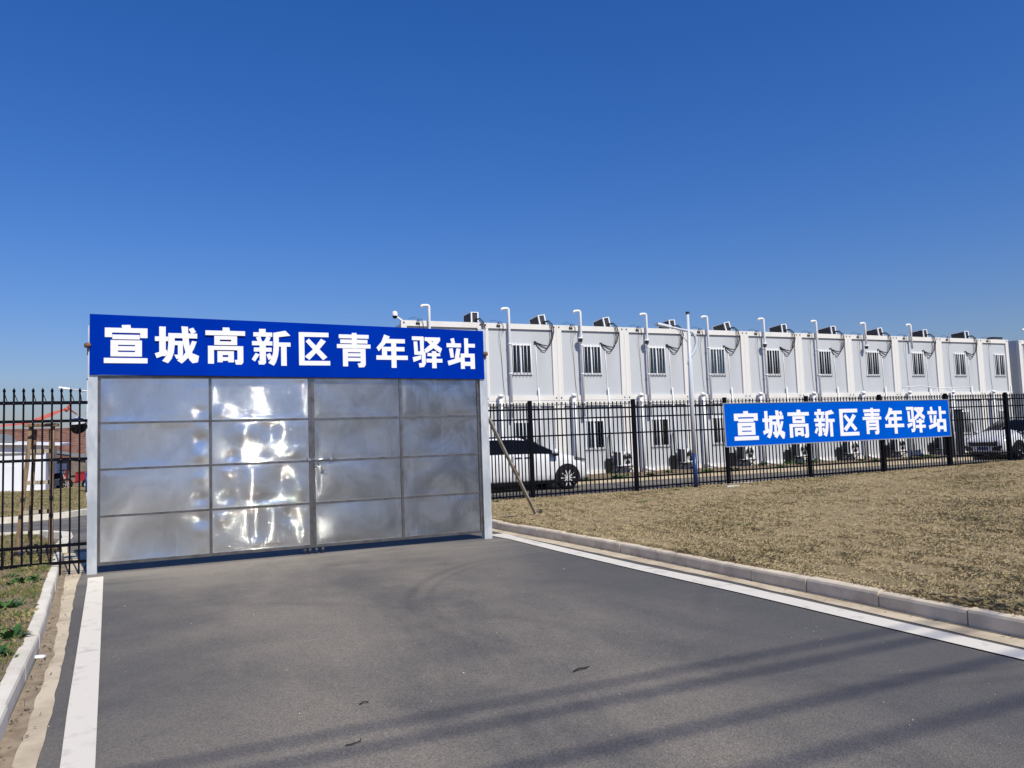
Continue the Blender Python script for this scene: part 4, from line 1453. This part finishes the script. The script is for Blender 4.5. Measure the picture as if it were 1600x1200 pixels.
for sy in (-1, 1):
    b = MB().lathe([(0, -.11), (.07, -.09), (.085, 0), (.07, .09), (0, .11)], (-.42, sy * 1.04, 1.10), (1, 0, 0), M_carpaint, 12)
    b.lathe([(0, -.10), (.065, -.09), (.075, 0), (.065, .09), (0, .10)], (-.42, sy * 1.03, 1.045), (1, 0, 0), M_cartrim, 12)
    b.beam((-.42, sy * .9, 1.06), (-.42, sy * 1.0, 1.07), .05, .05, M_cartrim)
    b.build('mirror', t)
    for hx in (-1.55, -1.25):
        MB().box((hx - .11, sy * .925 - .012, .95), (hx + .11, sy * .925 + .012, .975), M_cartrim).build('door_handle', t)
    MB().hexa([(.28, sy * .895 - .02, .86), (.68, sy * .77 - .02, .79), (.68, sy * .77 + .02, .79), (.28, sy * .895 + .02, .86), (.26, sy * .89 - .02, .94), (.70, sy * .72 - .02, .86), (.70, sy * .72 + .02, .86), (.26, sy * .89 + .02, .94)], M_lens).build('headlight', t)
    for dx in (-.55, -1.70, -2.75):
        MB().box((dx - .004, sy * .934 - .003, .30), (dx + .004, sy * .934 + .003, 1.03), M_cartrim).build('door_seam', t)

suv = [(-3.55, .5, .9, 1.0, .5, .6, .5), (-3.48, .36, 1.05, 1.25, .78, .84, .6), (-3.2, .26, 1.10, 1.50, .86, .90, .66), (-2.6, .22, 1.10, 1.62, .89, .93, .70), (-1.8, .22, 1.08, 1.66, .89, .94, .73), (-1.2, .22, 1.06, 1.62, .89, .94, .73),
       (-.85, .22, 1.05, 1.50, .89, .94, .73), (-.5, .22, 1.04, 1.33, .89, .94, .74), (-.15, .22, 1.03, 1.13, .89, .94, .76), (.2, .23, .99, 1.06, .88, .93, .74), (.5, .24, .92, .99, .86, .91, .70), (.72, .26, .83, .90, .82, .87, .66), (.84, .30, .74, .80, .76, .80, .60), (.90, .36, .64, .69, .66, .70, .52)]
t, rows, skin, n = car('crossover_car', 'white crossover car with dark grille parked at the right edge behind the fence', suv, 0, -2.75, .355, (32.50, 9.95, .07), math.pi, 1)
skin(4, 5, (-3.2, -.15), .012, 'side_window', M_glass_dark)
skin(5, 7, (-1.2, -.15), .010, 'windscreen', M_glass_dark)
skin(0, 1, (-3.2, .5), .010, 'sill', M_cartrim)
for sx in (0, -2.75):
    for sy in (-1, 1):
        arch(t, sx, sy * .936, .355, sy)
        wheel(t, sx, sy * .865, .355, sy, 5)
for sy in (-1, 1):
    b = MB().lathe([(0, -.11), (.07, -.09), (.085, 0), (.07, .09), (0, .11)], (-.35, sy * 1.05, 1.10), (1, 0, 0), M_carpaint, 12)
    b.lathe([(0, -.10), (.065, -.09), (.075, 0), (.065, .09), (0, .10)], (-.35, sy * 1.04, 1.04), (1, 0, 0), M_cartrim, 12)
    b.beam((-.35, sy * .9, 1.05), (-.35, sy * 1.0, 1.06), .05, .05, M_cartrim)
    b.build('mirror', t)
    # slanting headlight, side air intake
    MB().hexa([(.60, sy * .86, .80), (.90, sy * .55, .68), (.94, sy * .50, .66), (.66, sy * .90, .80), (.50, sy * .90, .90), (.88, sy * .52, .75), (.92, sy * .5, .75), (.55, sy * .93, .90)], M_lens).build('headlight', t)
    MB().hexa([(.86, sy * .72, .36), (.92, sy * .46, .38), (.97, sy * .46, .38), (.91, sy * .74, .36), (.82, sy * .77, .58), (.92, sy * .50, .52), (.97, sy * .50, .52), (.87, sy * .79, .58)], M_cartrim).build('air_intake', t)
MB().hexa([(.86, -.60, .565), (.86, .60, .565), (.94, .54, .565), (.94, -.54, .565), (.82, -.68, .72), (.82, .68, .72), (.915, .62, .72), (.915, -.62, .72)], M_cartrim).build('grille', t)
MB().box((.90, -.22, .40), (.935, .22, .52), M_plate).build('number_plate', t)
MB().hexa([(.74, -.62, .20), (.74, .62, .20), (.90, .5, .20), (.90, -.5, .20), (.78, -.62, .285), (.78, .62, .285), (.92, .5, .285), (.92, -.5, .285)], M_cartrim).build('front_lip', t)

# ------------------------------------------------------------------ left background
t = thing('wooden_ladder', 'wooden trestle ladder with dark tape bands behind the short fence', 'ladder', (0, 1.2, 0))
legs = [((-1.00, -.0, .05), (-.825, 0, 1.95)), ((-.585, 0, .05), (-.565, 0, 1.95))]
back = [((-.92, .55, .05), (-.79, .08, 1.9)), ((-.63, .55, .05), (-.60, .08, 1.9))]
for p, q in legs:
    MB().beam(p, q, .052, .04, M_timber).build('leg', t)
for p, q in back:
    MB().beam(p, q, .045, .035, M_timber).build('leg', t)
MB().box((-.92, -.07, 1.945), (-.50, .14, 1.985), M_timber).build('top_plank', t)
for z, in ((.245,), (.76,), (1.165,), (1.60,)):
    u = (z - .05) / 1.9
    xa, xc = -1.00 + .175 * u, -.585 + .02 * u
    r_ = MB().box((xa + .02, -.024, z - .026), (xc - .02, .016, z + .026), M_timber_grey).build('rung', t)
    for kx in (.3, .62, .9):
        xx = xa + (xc - xa) * kx
        MB().box((xx - .012, -.027, z - .029), (xx + .012, .019, z + .029), M_cartrim).build('tape_band', r_)
t = thing('tape_ribbon', 'torn red tape fluttering across the top of the ladder and fence', 'ribbon', (0, 1.0, 0))
pts = [(-1.45, 1.93), (-1.1, 1.965), (-.86, 1.985), (-.74, 2.03), (-.6, 2.09), (-.44, 2.16), (-.36, 2.18)]
vs = []
for i, (x, z) in enumerate(pts):
    wv = [.018, .012, .01, .03, .035, .018, .012][i]
    vs += [(x, .02 * math.sin(i * 1.7), z - wv), (x + .01, .02 * math.sin(i * 1.7) + .015, z + wv)]
MB().add(vs, [(2 * i, 2 * i + 2, 2 * i + 3, 2 * i + 1) for i in range(len(pts) - 1)], M_ribbon).build('strip', t)
MB().add([(-.40, 0, 2.16), (-.34, .01, 2.26), (-.32, 0, 2.25), (-.36, .01, 2.17), (-.27, .02, 2.10), (-.23, .015, 2.09), (-.36, 0, 2.20)], [(0, 1, 2, 3), (3, 4, 5, 6)], M_ribbon).build('torn_end', t)
MB().lathe([(0, -.03), (.03, -.015), (.03, .015), (0, .03)], (-.38, 0, 2.165), (1, 0, .3), M_ribbon, 8).build('knot', t)


def pitched(x0, x1, y0, y1, ze, zr, m, axis='x', th=.12):
    ym = (y0 + y1) / 2
    b = MB()
    for a, c in ((y0, ym), (y1, ym)):
        b.hexa([(x0, a, ze), (x1, a, ze), (x1, c, zr), (x0, c, zr), (x0, a, ze + th), (x1, a, ze + th), (x1, c, zr + th), (x0, c, zr + th)], m)
    return b


# white shed with a shallow grey roof
t = thing('white_shed', 'low white shed with a grey sheet roof in the left distance', 'shed', (-5.0, 31.5, -.12))
MB().hexa([(-16, 0, 0), (.55, 0, 0), (.55, 4, 0), (-16, 4, 0), (-16, 0, 3.0), (.55, 0, 2.22), (.55, 4, 2.22), (-16, 4, 3.0)], M_wall).build('wall', t)
rf_ = MB().hexa([(-16.2, -.3, 3.02), (1.2, -.3, 2.20), (1.2, 4.3, 2.3), (-16.2, 4.3, 3.3), (-16.2, -.3, 3.11), (1.2, -.3, 2.29), (1.2, 4.3, 2.4), (-16.2, 4.3, 3.4)], M_wall).build('roof', t)
MB().hexa([(-16, -.2, 3.15), (-.6, -.1, 2.42), (-1.6, 4.2, 2.85), (-16, 4.2, 3.75), (-16, -.2, 3.19), (-.6, -.1, 2.46), (-1.6, 4.2, 2.92), (-16, 4.2, 3.80)], M_roofgrey).build('roof_sheet', rf_)
MB().box((-1.05, -.03, .02), (-.6, .0, 1.3), M_wall).build('door', t)
MB().box((-3.6, -.05, 1.0), (-2.7, -.003, 1.5), M_hole).build('window', t)
MB().box((-2.35, -.02, 0), (-2.30, -.003, 2.0), M_roofgrey).build('joint_strip', t)
MB().box((-16, -.06, 1.85), (.5, -.02, 1.92), M_roofgrey).build('trim_band', t)
# brown tiled farmhouse behind
t = thing('farmhouse', 'farmhouse with a long brown tiled roof behind the white shed', 'house', (-3.0, 44.0, -.1))
MB().box((-10, 0, 0), (12, 6, 1.75), M_brick).build('wall', t)
rr = pitched(-10.5, 12.5, -.6, 6.6, 1.55, 3.30, M_rooftile).build('roof', t)
for k in range(12):
    b = MB()
    u = (k + .5) / 12
    y = -.6 + 3.6 * u
    z = 1.55 + 1.75 * u + .125
    b.beam((-10.5, y, z), (12.5, y, z), .06, .05, M_rooftile)
    b.build('tile_course', rr)
MB().beam((-10.6, 3.0, 3.45), (12.6, 3.0, 3.45), .22, .16, M_rooftile).build('ridge', rr)
for x in (-1.6, 1.2):
    f = MB().box((x - .5, -.05, .55), (x + .5, -.003, 1.5), M_hole).build('window', t)
    MB().box((x - .56, -.08, .5), (x + .56, -.055, .55), M_stone).build('sill', f)
# small lean-to and antenna frame on the roof
t = thing('lean_to', 'small grey lean-to with a sagging roof beside the white shed', 'shed', (-3.9, 36.5, -.12))
MB().box((-1.4, 0, 0), (.9, 2.5, 1.6), M_brick).build('wall', t)
MB().hexa([(-1.6, -.2, 1.95), (1.1, -.2, 1.45), (1.1, 2.7, 1.55), (-1.6, 2.7, 2.05), (-1.6, -.2, 2.03), (1.1, -.2, 1.53), (1.1, 2.7, 1.63), (-1.6, 2.7, 2.13)], M_roofgrey).build('roof', t)
MB().box((-.9, -.03, .02), (-.2, -.003, 1.3), M_wall).build('door', t)
t = thing('roof_frame', 'thin metal antenna frame on the far brown roof', 'antenna', (-3.9, 46.9, 3.3))
for x in (-.35, 0, .32):
    MB().tube([(x, 0, 0), (x, 0, 1.0 + .35 * math.cos(5 * x))], .03, M_roofgrey, 6).build('mast', t)
MB().tube([(-.4, 0, .25), (.9, 0, .25)], .03, M_roofgrey, 6).build('cross_bar', t)

# parked motorcycle and red cargo tricycle by the houses
t = thing('motorcycle', 'small parked motorcycle beside the red cargo tricycle', 'motorcycle', (-4.35, 33.5, -.14), (0, 0, R(25)))
for x in (-.55, .6):
    wv = MB().lathe([(.20, -.05), (.28, -.045), (.29, 0), (.28, .045), (.20, .05)], (0, 0, 0), (0, 1, 0), M_tyre, 20).build('wheel', t, (x, 0, .29))
    b = MB().lathe([(.2, -.02), (.18, 0), (.2, .02)], (0, 0, 0), (0, 1, 0), M_alloy, 16)
    for k in range(6):
        a = k * math.pi / 3
        b.tube([(0, 0, 0), (.19 * math.cos(a), 0, .19 * math.sin(a))], .01, M_alloy, 5)
    b.build('rim', wv)
MB().tube([(.6, 0, .29), (.45, 0, .7), (.36, 0, .98)], .035, M_alloy, 8).build('fork', t)
MB().tube([(.33, -.33, 1.02), (.38, -.1, .98), (.38, .1, .98), (.33, .33, 1.02)], .02, M_cartrim, 7).build('handlebar', t)
MB().lathe([(0, -.28), (.10, -.2), (.15, 0), (.13, .2), (0, .28)], (.12, 0, .72), (1, 0, .15), M_glass_dark, 12).build('tank', t)
MB().hexa([(-.62, -.11, .70), (-.05, -.12, .64), (-.05, .12, .64), (-.62, .11, .70), (-.62, -.09, .80), (-.05, -.09, .74), (-.05, .09, .74), (-.62, .09, .80)], M_cartrim).build('seat', t)
MB().box((-.25, -.14, .25), (.2, .14, .52), M_roofgrey).build('engine', t)
MB().tube([(-.55, 0, .29), (-.2, 0, .45), (.1, 0, .62), (.42, 0, .85)], .035, M_cartrim, 8).build('frame', t)
MB().lathe([(0, .07), (.09, .05), (.1, -.02), (0, -.08)], (.47, 0, .86), (1, 0, 0), M_lens, 12).build('headlight', t)

t = thing('cargo_tricycle', 'red motor cargo tricycle parked in front of the brown roofed house', 'tricycle', (-3.2, 34.0, -.15), (0, 0, R(160)))
for x, y in ((.95, 0), (-.55, -.5), (-.55, .5)):
    wv = MB().lathe([(.17, -.05), (.26, -.045), (.27, 0), (.26, .045), (.17, .05)], (0, 0, 0), (0, 1, 0), M_tyre, 18).build('wheel', t, (x, y, .27))
    MB().lathe([(.18, -.03), (.03, -.04), (0, -.04)], (0, 0, 0), (0, 1, 0), M_alloy, 14).build('rim', wv)
b = MB()
b.box((-1.1, -.5, .42), (.05, .5, .46), M_red)
for p, q in (((-1.1, -.5, .46), (.05, -.46, .78)), ((-1.1, .46, .46), (.05, .5, .78)), ((-1.1, -.46, .46), (-1.06, .46, .78)), ((.01, -.46, .46), (.05, .46, .9))):
    b.box(p, q, M_red)
b.build('cargo_bed', t)
MB().tube([(.05, 0, .4), (.45, 0, .36), (.75, 0, .5), (.82, 0, .85)], .045, M_red, 8).build('frame', t)
MB().tube([(.95, 0, .27), (.86, 0, .65), (.80, 0, 1.0)], .035, M_alloy, 8).build('fork', t)
MB().tube([(.70, -.34, 1.03), (.80, 0, 1.0), (.70, .34, 1.03)], .02, M_cartrim, 7).build('handlebar', t)
MB().hexa([(.1, -.18, .62), (.5, -.14, .62), (.5, .14, .62), (.1, .18, .62), (.1, -.16, .74), (.5, -.12, .70), (.5, .12, .70), (.1, .16, .74)], M_cartrim).build('seat', t)
MB().hexa([(.80, -.24, .45), (.92, -.16, .45), (.92, .16, .45), (.80, .24, .45), (.74, -.2, 1.0), (.86, -.14, 1.0), (.86, .14, 1.0), (.74, .2, 1.0)], M_red).build('front_shield', t)

# overhead cables behind the viewer: their soft shadows lie across the road
tanel = math.tan(SUN_EL)
for i, (ys, r_) in enumerate(((-7.16, .022), (-7.44, .026), (-8.01, .029), (-8.56, .027))):
    z = 11.5
    dy = z / tanel * math.cos(math.pi - SUN_AZ)
    pts = [(x, ys - dy + .00004 * (x - 3) ** 2, z + .0004 * (x - 3) ** 2) for x in np.linspace(-60, 60, 25)]
    MB().tube(pts, r_, M_hose, 6).build('overhead_cable', label='overhead cable casting the %s soft shadow band across the road' % ('farthest', 'second farthest', 'second nearest', 'nearest')[i], cat='cable', group='overhead cables above the road')

# ------------------------------------------------------------------ grass, weeds, litter
def blades(name, X, Y, Z, hmin, hmax, wd, m, lean=.8, tint_seed=1, green=None):
    n = len(X)
    g = np.random.default_rng(tint_seed)
    an = g.uniform(0, 2 * np.pi, n)
    h = g.uniform(hmin, hmax, n) * (0.75 + .35 * wave(X, Y, 31, 8, (.3, 1.2)).clip(-1, 1))
    h = np.maximum(h, hmin * .5)
    ln = g.uniform(.25, lean, n)
    dx, dy = np.cos(an), np.sin(an)
    wv = g.uniform(.6, 1.3, n) * wd
    b1 = np.stack([X - dy * wv, Y + dx * wv, Z - .01], -1)
    b2 = np.stack([X + dy * wv, Y - dx * wv, Z - .01], -1)
    mid = np.stack([X + dx * h * ln * .35, Y + dy * h * ln * .35, Z + h * .62], -1)
    tp = np.stack([X + dx * h * ln, Y + dy * h * ln, Z + h * np.sqrt(np.maximum(.05, 1 - ln * .8))], -1)
    v = np.stack([b1, b2, mid, tp], 1).reshape(-1, 3)
    i = np.arange(n) * 4
    f = np.concatenate([np.stack([i, i + 1, i + 2], -1), np.stack([i, i + 2, i + 3], -1)])
    pat = wave(X, Y, 41, 10, (.4, 2.5)) + .6 * wave(X, Y, 42, 10, (.12, .5))
    tint = np.clip(.30 + .20 * pat + g.normal(0, .13, n), 0, 1)
    if green is not None:
        tint = np.where(g.uniform(0, 1, n) < green, g.uniform(.8, 1, n), tint)
    else:
        tint = np.minimum(tint, .93)
    return inst(name, np_mesh(name, v, f, [m], np.repeat(tint, 4)), kind='stuff')


def scatter(n, x0, x1, y0, y1, seed, dens=None):
    g = np.random.default_rng(seed)
    X = g.uniform(x0, x1, n)
    Y = g.uniform(y0, y1, n)
    if dens is not None:
        k = g.uniform(0, 1, n) < dens(X, Y)
        X, Y = X[k], Y[k]
    return X, Y


def ldens(X, Y):
    d = np.hypot(X - CAM.x, Y - CAM.y)
    ok = X > interp(KERB, Y) + np.where(Y < 1.75, .115, .25)
    # only inside the view (plus a margin), thinning with distance
    az = np.arctan2(X - CAM.x, Y - CAM.y)
    vis = (az < YAW + R(44)) & (az > YAW - R(10))
    patch = .75 + .35 * wave(X, Y, 51, 10, (.25, 1.4))
    return ok * vis * np.clip((9 / d) ** 1.1, .2, 1) * np.clip(patch, .25, 1)


def tufts(name, X, Y, zf, m, nb, seed, hs=1.0, green=.05):
    """mat-forming dead turf: every tuft is a spray of long blades lying mostly flat, with its own colour"""
    g = np.random.default_rng(seed)
    n = len(X)
    d = np.hypot(X - CAM.x, Y - CAM.y)
    lod = np.clip(d / 9, 1, 2.8)
    big = wave(X, Y, 41, 10, (.8, 4.0))
    mid = wave(X, Y, 42, 12, (.18, .8))
    tall = np.clip(1 + .45 * mid + .35 * big, .45, 1.9) * hs
    tint = np.clip(.26 + .15 * big + .10 * mid + g.normal(0, .10, n), 0, .70)
    tint = np.where(g.uniform(0, 1, n) < green + .06 * (big > .9), g.uniform(.80, .97, n), tint)
    rep_ = lambda a: np.repeat(a, nb)
    N = n * nb
    an = g.uniform(0, 2 * np.pi, N)
    wind = rep_(g.normal(.4, 1.2, n))
    an = np.where(g.uniform(0, 1, N) < .45, wind + g.normal(0, .5, N), an)
    L = rep_(tall) * g.uniform(.020, .055, N)
    el = g.uniform(.10, .85, N)
    rr = np.abs(g.normal(0, .028, N)) * rep_(lod ** .5)
    ra = g.uniform(0, 2 * np.pi, N)
    x0, y0 = rep_(X) + rr * np.cos(ra), rep_(Y) + rr * np.sin(ra)
    z0 = zf(x0, y0) - .004
    wv = g.uniform(.6, 1.3, N) * .0016 * rep_(lod)
    dx, dy = np.cos(an), np.sin(an)
    h, v_ = L * np.cos(el), L * np.sin(el)
    b1 = np.stack([x0 - dy * wv, y0 + dx * wv, z0], -1)
    b2 = np.stack([x0 + dy * wv, y0 - dx * wv, z0], -1)
    mid_ = np.stack([x0 + dx * h * .5 - dy * wv * .8, y0 + dy * h * .5 + dx * wv * .8, z0 + v_ * .75], -1)
    tp = np.stack([x0 + dx * h, y0 + dy * h, z0 + v_ * .85], -1)
    v = np.stack([b1, b2, mid_, tp], 1).reshape(-1, 3)
    i = np.arange(N) * 4
    f = np.concatenate([np.stack([i, i + 1, i + 2], -1), np.stack([i + 1, i + 3, i + 2], -1)])
    t_ = np.clip(rep_(tint) + g.normal(0, .06, N), 0, 1)
    return inst(name, np_mesh(name, v, f, [m], np.repeat(t_, 4)), kind='stuff')


X, Y = scatter(250000, 6.0, 34, -9.5, 6.1, 61, ldens)
tufts('grass', X, Y, lawn_z, M_grass, 14, 71)
# shaggy fringe hanging over the back of the kerb
Y = rng.uniform(-9.5, 1.7, 2600)
X = interp(KERB, Y) + .12 + np.abs(rng.normal(0, .05, 2600))
tufts('kerb_fringe_grass', X, Y, lambda x, y: np.maximum(lawn_z(x, y), .128), M_grass, 12, 74, 1.25)


def vdens(X, Y):
    ok = X < interp(LKE, Y) - .10
    ok &= ~((Y > 2.4) & (X > -.55 - .25 * np.maximum(0, Y - 2.4) - .1))
    p = .5 + .55 * wave(X, Y, 52, 10, (.2, 1.1))
    return ok * np.clip(p, .06, 1)


X, Y = scatter(70000, -2.2, .35, -7, 5.3, 62, vdens)
blades('verge_grass', X, Y, verge_z(X, Y), .02, .07, .0030, M_greengrass, 1.1, 72, .34)
X, Y = scatter(60000, -9, -.8, 9.6, 31, 63, lambda x, y: (x < np.interp(y, [9.3, 10, 11, 12.5, 15, 20, 60], [-2.3, -1.35, -1.05, -1.1, -1.4, -1.85, -4.1])) * np.clip(.55 + .4 * wave(x, y, 53, 10, (.6, 3)), .1, 1))
blades('far_grass', X, Y, far_z(X, Y), .03, .09, .006, M_greengrass, 1.0, 73, .25)


def weed_mesh(seed, n=60, r=.11):
    g = random.Random(seed)
    b = MB()
    tint = []
    vs, fs = [], []
    for i in range(n):
        a = g.uniform(0, 6.28)
        L = r * g.uniform(.5, 1.1)
        el = g.uniform(.25, 1.1)
        d = Vector((math.cos(a) * math.cos(el), math.sin(a) * math.cos(el), math.sin(el)))
        q = Vector((-math.sin(a), math.cos(a), 0))
        o = len(vs)
        base = Vector((g.gauss(0, .045), g.gauss(0, .045), 0))
        wv = L * g.uniform(.08, .16)
        for u, ww in ((0, .25), (.35, 1), (.7, .8), (1, .05)):
            c = base + d * L * u + Vector((0, 0, -.35 * L * u * u))
            vs += [c - q * wv * ww, c + q * wv * ww]
        fs += [(o, o + 2, o + 3, o + 1), (o + 2, o + 4, o + 5, o + 3), (o + 4, o + 6, o + 7, o + 5)]
        tint += [g.random()] * 8
    me = bpy.data.meshes.new('leaves')
    me.from_pydata([tuple(v) for v in vs], [], fs)
    me.materials.append(M_weed)
    at = me.attributes.new('tint', 'FLOAT', 'POINT')
    at.data.foreach_set('value', tint)
    me.update()
    return me


W1 = [weed_mesh(s) for s in (1, 2, 3)]
weeds = [(-.60, -1.05, 1.25, 'bright green weed in the verge just in front of the short fence'), (-.45, -2.75, 1.0, 'green weed halfway down the left verge'), (-.33, -4.15, 1.5, 'spreading green weed at the near left edge of the verge'),
         (-.30, -4.75, 1.2, 'green weed lowest at the left picture edge'), (-.72, -.55, .7, 'small dark weed by the foot of the short fence'),
         (8.0, 5.6, .9, 'green tuft at the foot of the long fence behind the prop'), (12.9, 5.3, .9, 'green tuft left of the lamp post foot'), (10.1, 2.6, .8, 'dark weed tuft in the middle of the brown lawn')]
for i, (x, y, s, lab) in enumerate(weeds):
    t = thing('weed_plant', lab, 'weed', (x, y, float((verge_z if x < 0 else lawn_z)(np.array(x), np.array(y))) - .005))
    for j in range(3 if s > .9 else 2):
        o = inst('leaves', W1[(i + j) % 3], t, (random.uniform(-.08, .08) * s, random.uniform(-.08, .08) * s, 0), (0, 0, random.uniform(0, 6)))
        o.scale = (s, s, s)
g = random.Random(9)
soil_w = []
for k in range(26):
    x = 12.5 + k * 1.05 + g.uniform(-.4, .4)
    soil_w.append((x, g.choice([10.9, 12.5, 13.7, 13.9]) + g.uniform(-.3, .3)))
tm = MB()
wt = thing('weed_patch', 'dusty green weeds growing along the foot of the white cabins', 'weeds', (0, 0, .17))
for k, (x, y) in enumerate(soil_w):
    o = inst('leaves', W1[k % 3], wt, (x, y, 0), (0, 0, g.uniform(0, 6)))
    s = g.uniform(1.6, 3.0)
    o.scale = (s, s, s * .9)

MB().lathe([(0, .018), (.035, .016), (.05, .008), (.048, 0)], (0, 0, 0), (.05, .1, 1), M_paper, 9).build('litter', loc=(.035, -4.5, .008), label='small white scrap lying in the left gutter', cat='litter')
t_ = MB().tube([(-.07, 0, .008), (-.02, .006, .012), (.03, -.004, .010), (.075, .004, .007)], [.004, .006, .005, .003], M_twig, 6).build('twig', loc=(3.38, -6.85, .004), label='dark twig lying on the open asphalt', cat='twig', rot=(0, 0, .25))
MB().tube([(-.03, 0, .006), (0, .01, .010), (.03, 0, .006)], .004, M_twig, 5).build('twig', loc=(1.97, -6.78, .003), label='tiny dark twig on the asphalt near the bottom left', cat='twig', rot=(0, 0, .3))
MB().tube([(-.05, 0, .004), (-.02, -.008, .006), (.03, -.002, .010), (.035, .012, .016)], .003, M_twig, 5).build('twig', loc=(1.79, -7.36, .003), label='thin crooked twig lowest on the asphalt', cat='twig', rot=(0, 0, .1))
MB().hexa([(-.22, -.06, 0), (.2, -.07, 0), (.24, .07, 0), (-.2, .08, 0), (-.2, -.05, .03), (.19, -.06, .028), (.22, .06, .03), (-.19, .07, .03)], M_stone).build('stone_slab', loc=(14.5, 5.0, .115), label='flat pale slab lying in the lawn below the fence sign', cat='slab')
# grit on the asphalt
g2 = np.random.default_rng(5)
n = 170
gx, gy = g2.uniform(.2, 6.3, n), g2.uniform(-9, -.5, n)
gs = g2.uniform(.002, .0055, n)
gs[:8] *= 1.8
vs, fs = [], []
oct_ = np.array([(1, 0, 0), (-1, 0, 0), (0, 1, 0), (0, -1, 0), (0, 0, .8), (0, 0, -.2)])
fo = np.array([(0, 2, 4), (2, 1, 4), (1, 3, 4), (3, 0, 4), (2, 0, 5), (1, 2, 5), (3, 1, 5), (0, 3, 5)])
V = (oct_[None] * g2.uniform(.6, 1.4, (n, 6, 1)) * gs[:, None, None] + np.stack([gx, gy, gs * .2], -1)[:, None]).reshape(-1, 3)
F = (fo[None] + (np.arange(n) * 6)[:, None, None]).reshape(-1, 3)
inst('grit', np_mesh('grit', V, F, [M_concrete]), kind='stuff')

# dry leaf bits and chaff caught along the kerb feet
n = 520
gy = g2.uniform(-9, 1.2, n)
left = g2.uniform(0, 1, n) < .6
gx = np.where(left, interp(LKE, gy) + np.abs(g2.normal(0, .07, n)) + .012, interp(KERB, gy) - np.abs(g2.normal(0, .045, n)) - .012)
ga = g2.uniform(0, 6.28, n)
gl = g2.uniform(.005, .022, n)
dv = np.stack([np.cos(ga), np.sin(ga), np.zeros(n)], -1) * gl[:, None]
qv = np.stack([-np.sin(ga), np.cos(ga), np.zeros(n)], -1) * (gl * g2.uniform(.12, .4, n))[:, None]
c0 = np.stack([gx, gy, .013 + g2.uniform(0, .006, n) + road_z(0, gy)], -1)
lift = np.zeros((n, 3))
lift[:, 2] = g2.uniform(0, .012, n)
V = np.stack([c0 - dv, c0 + qv, c0 + dv + lift, c0 - qv], 1).reshape(-1, 3)
F = (np.arange(n) * 4)[:, None] + np.array([[0, 1, 2, 3]])
inst('leaf_litter', np_mesh('leaf_litter', V, F, [M_twig]), kind='stuff')

# pale daytime moon, far away: only its sunlit crescent is built, tinted bluish
md = Vector((.69282, .68028, .23922))
ux = md.cross(Vector((0, 0, 1))).normalized()
uy = ux.cross(md)
D = 800
poly = [(1.5 * math.cos(a), 1.5 * math.sin(a)) for a in np.linspace(math.pi * .95, math.pi * 1.75, 14)] + [(.35 + 1.25 * math.cos(a), .45 + 1.25 * math.sin(a)) for a in np.linspace(math.pi * 1.68, math.pi * 1.02, 12)]
mo = MB().prism(poly, M_moon, (0, 0, 0), ux, uy, .4).build('moon', loc=CAM + md * D, label='tiny pale crescent moon high in the blue sky above the cabins', cat='moon')
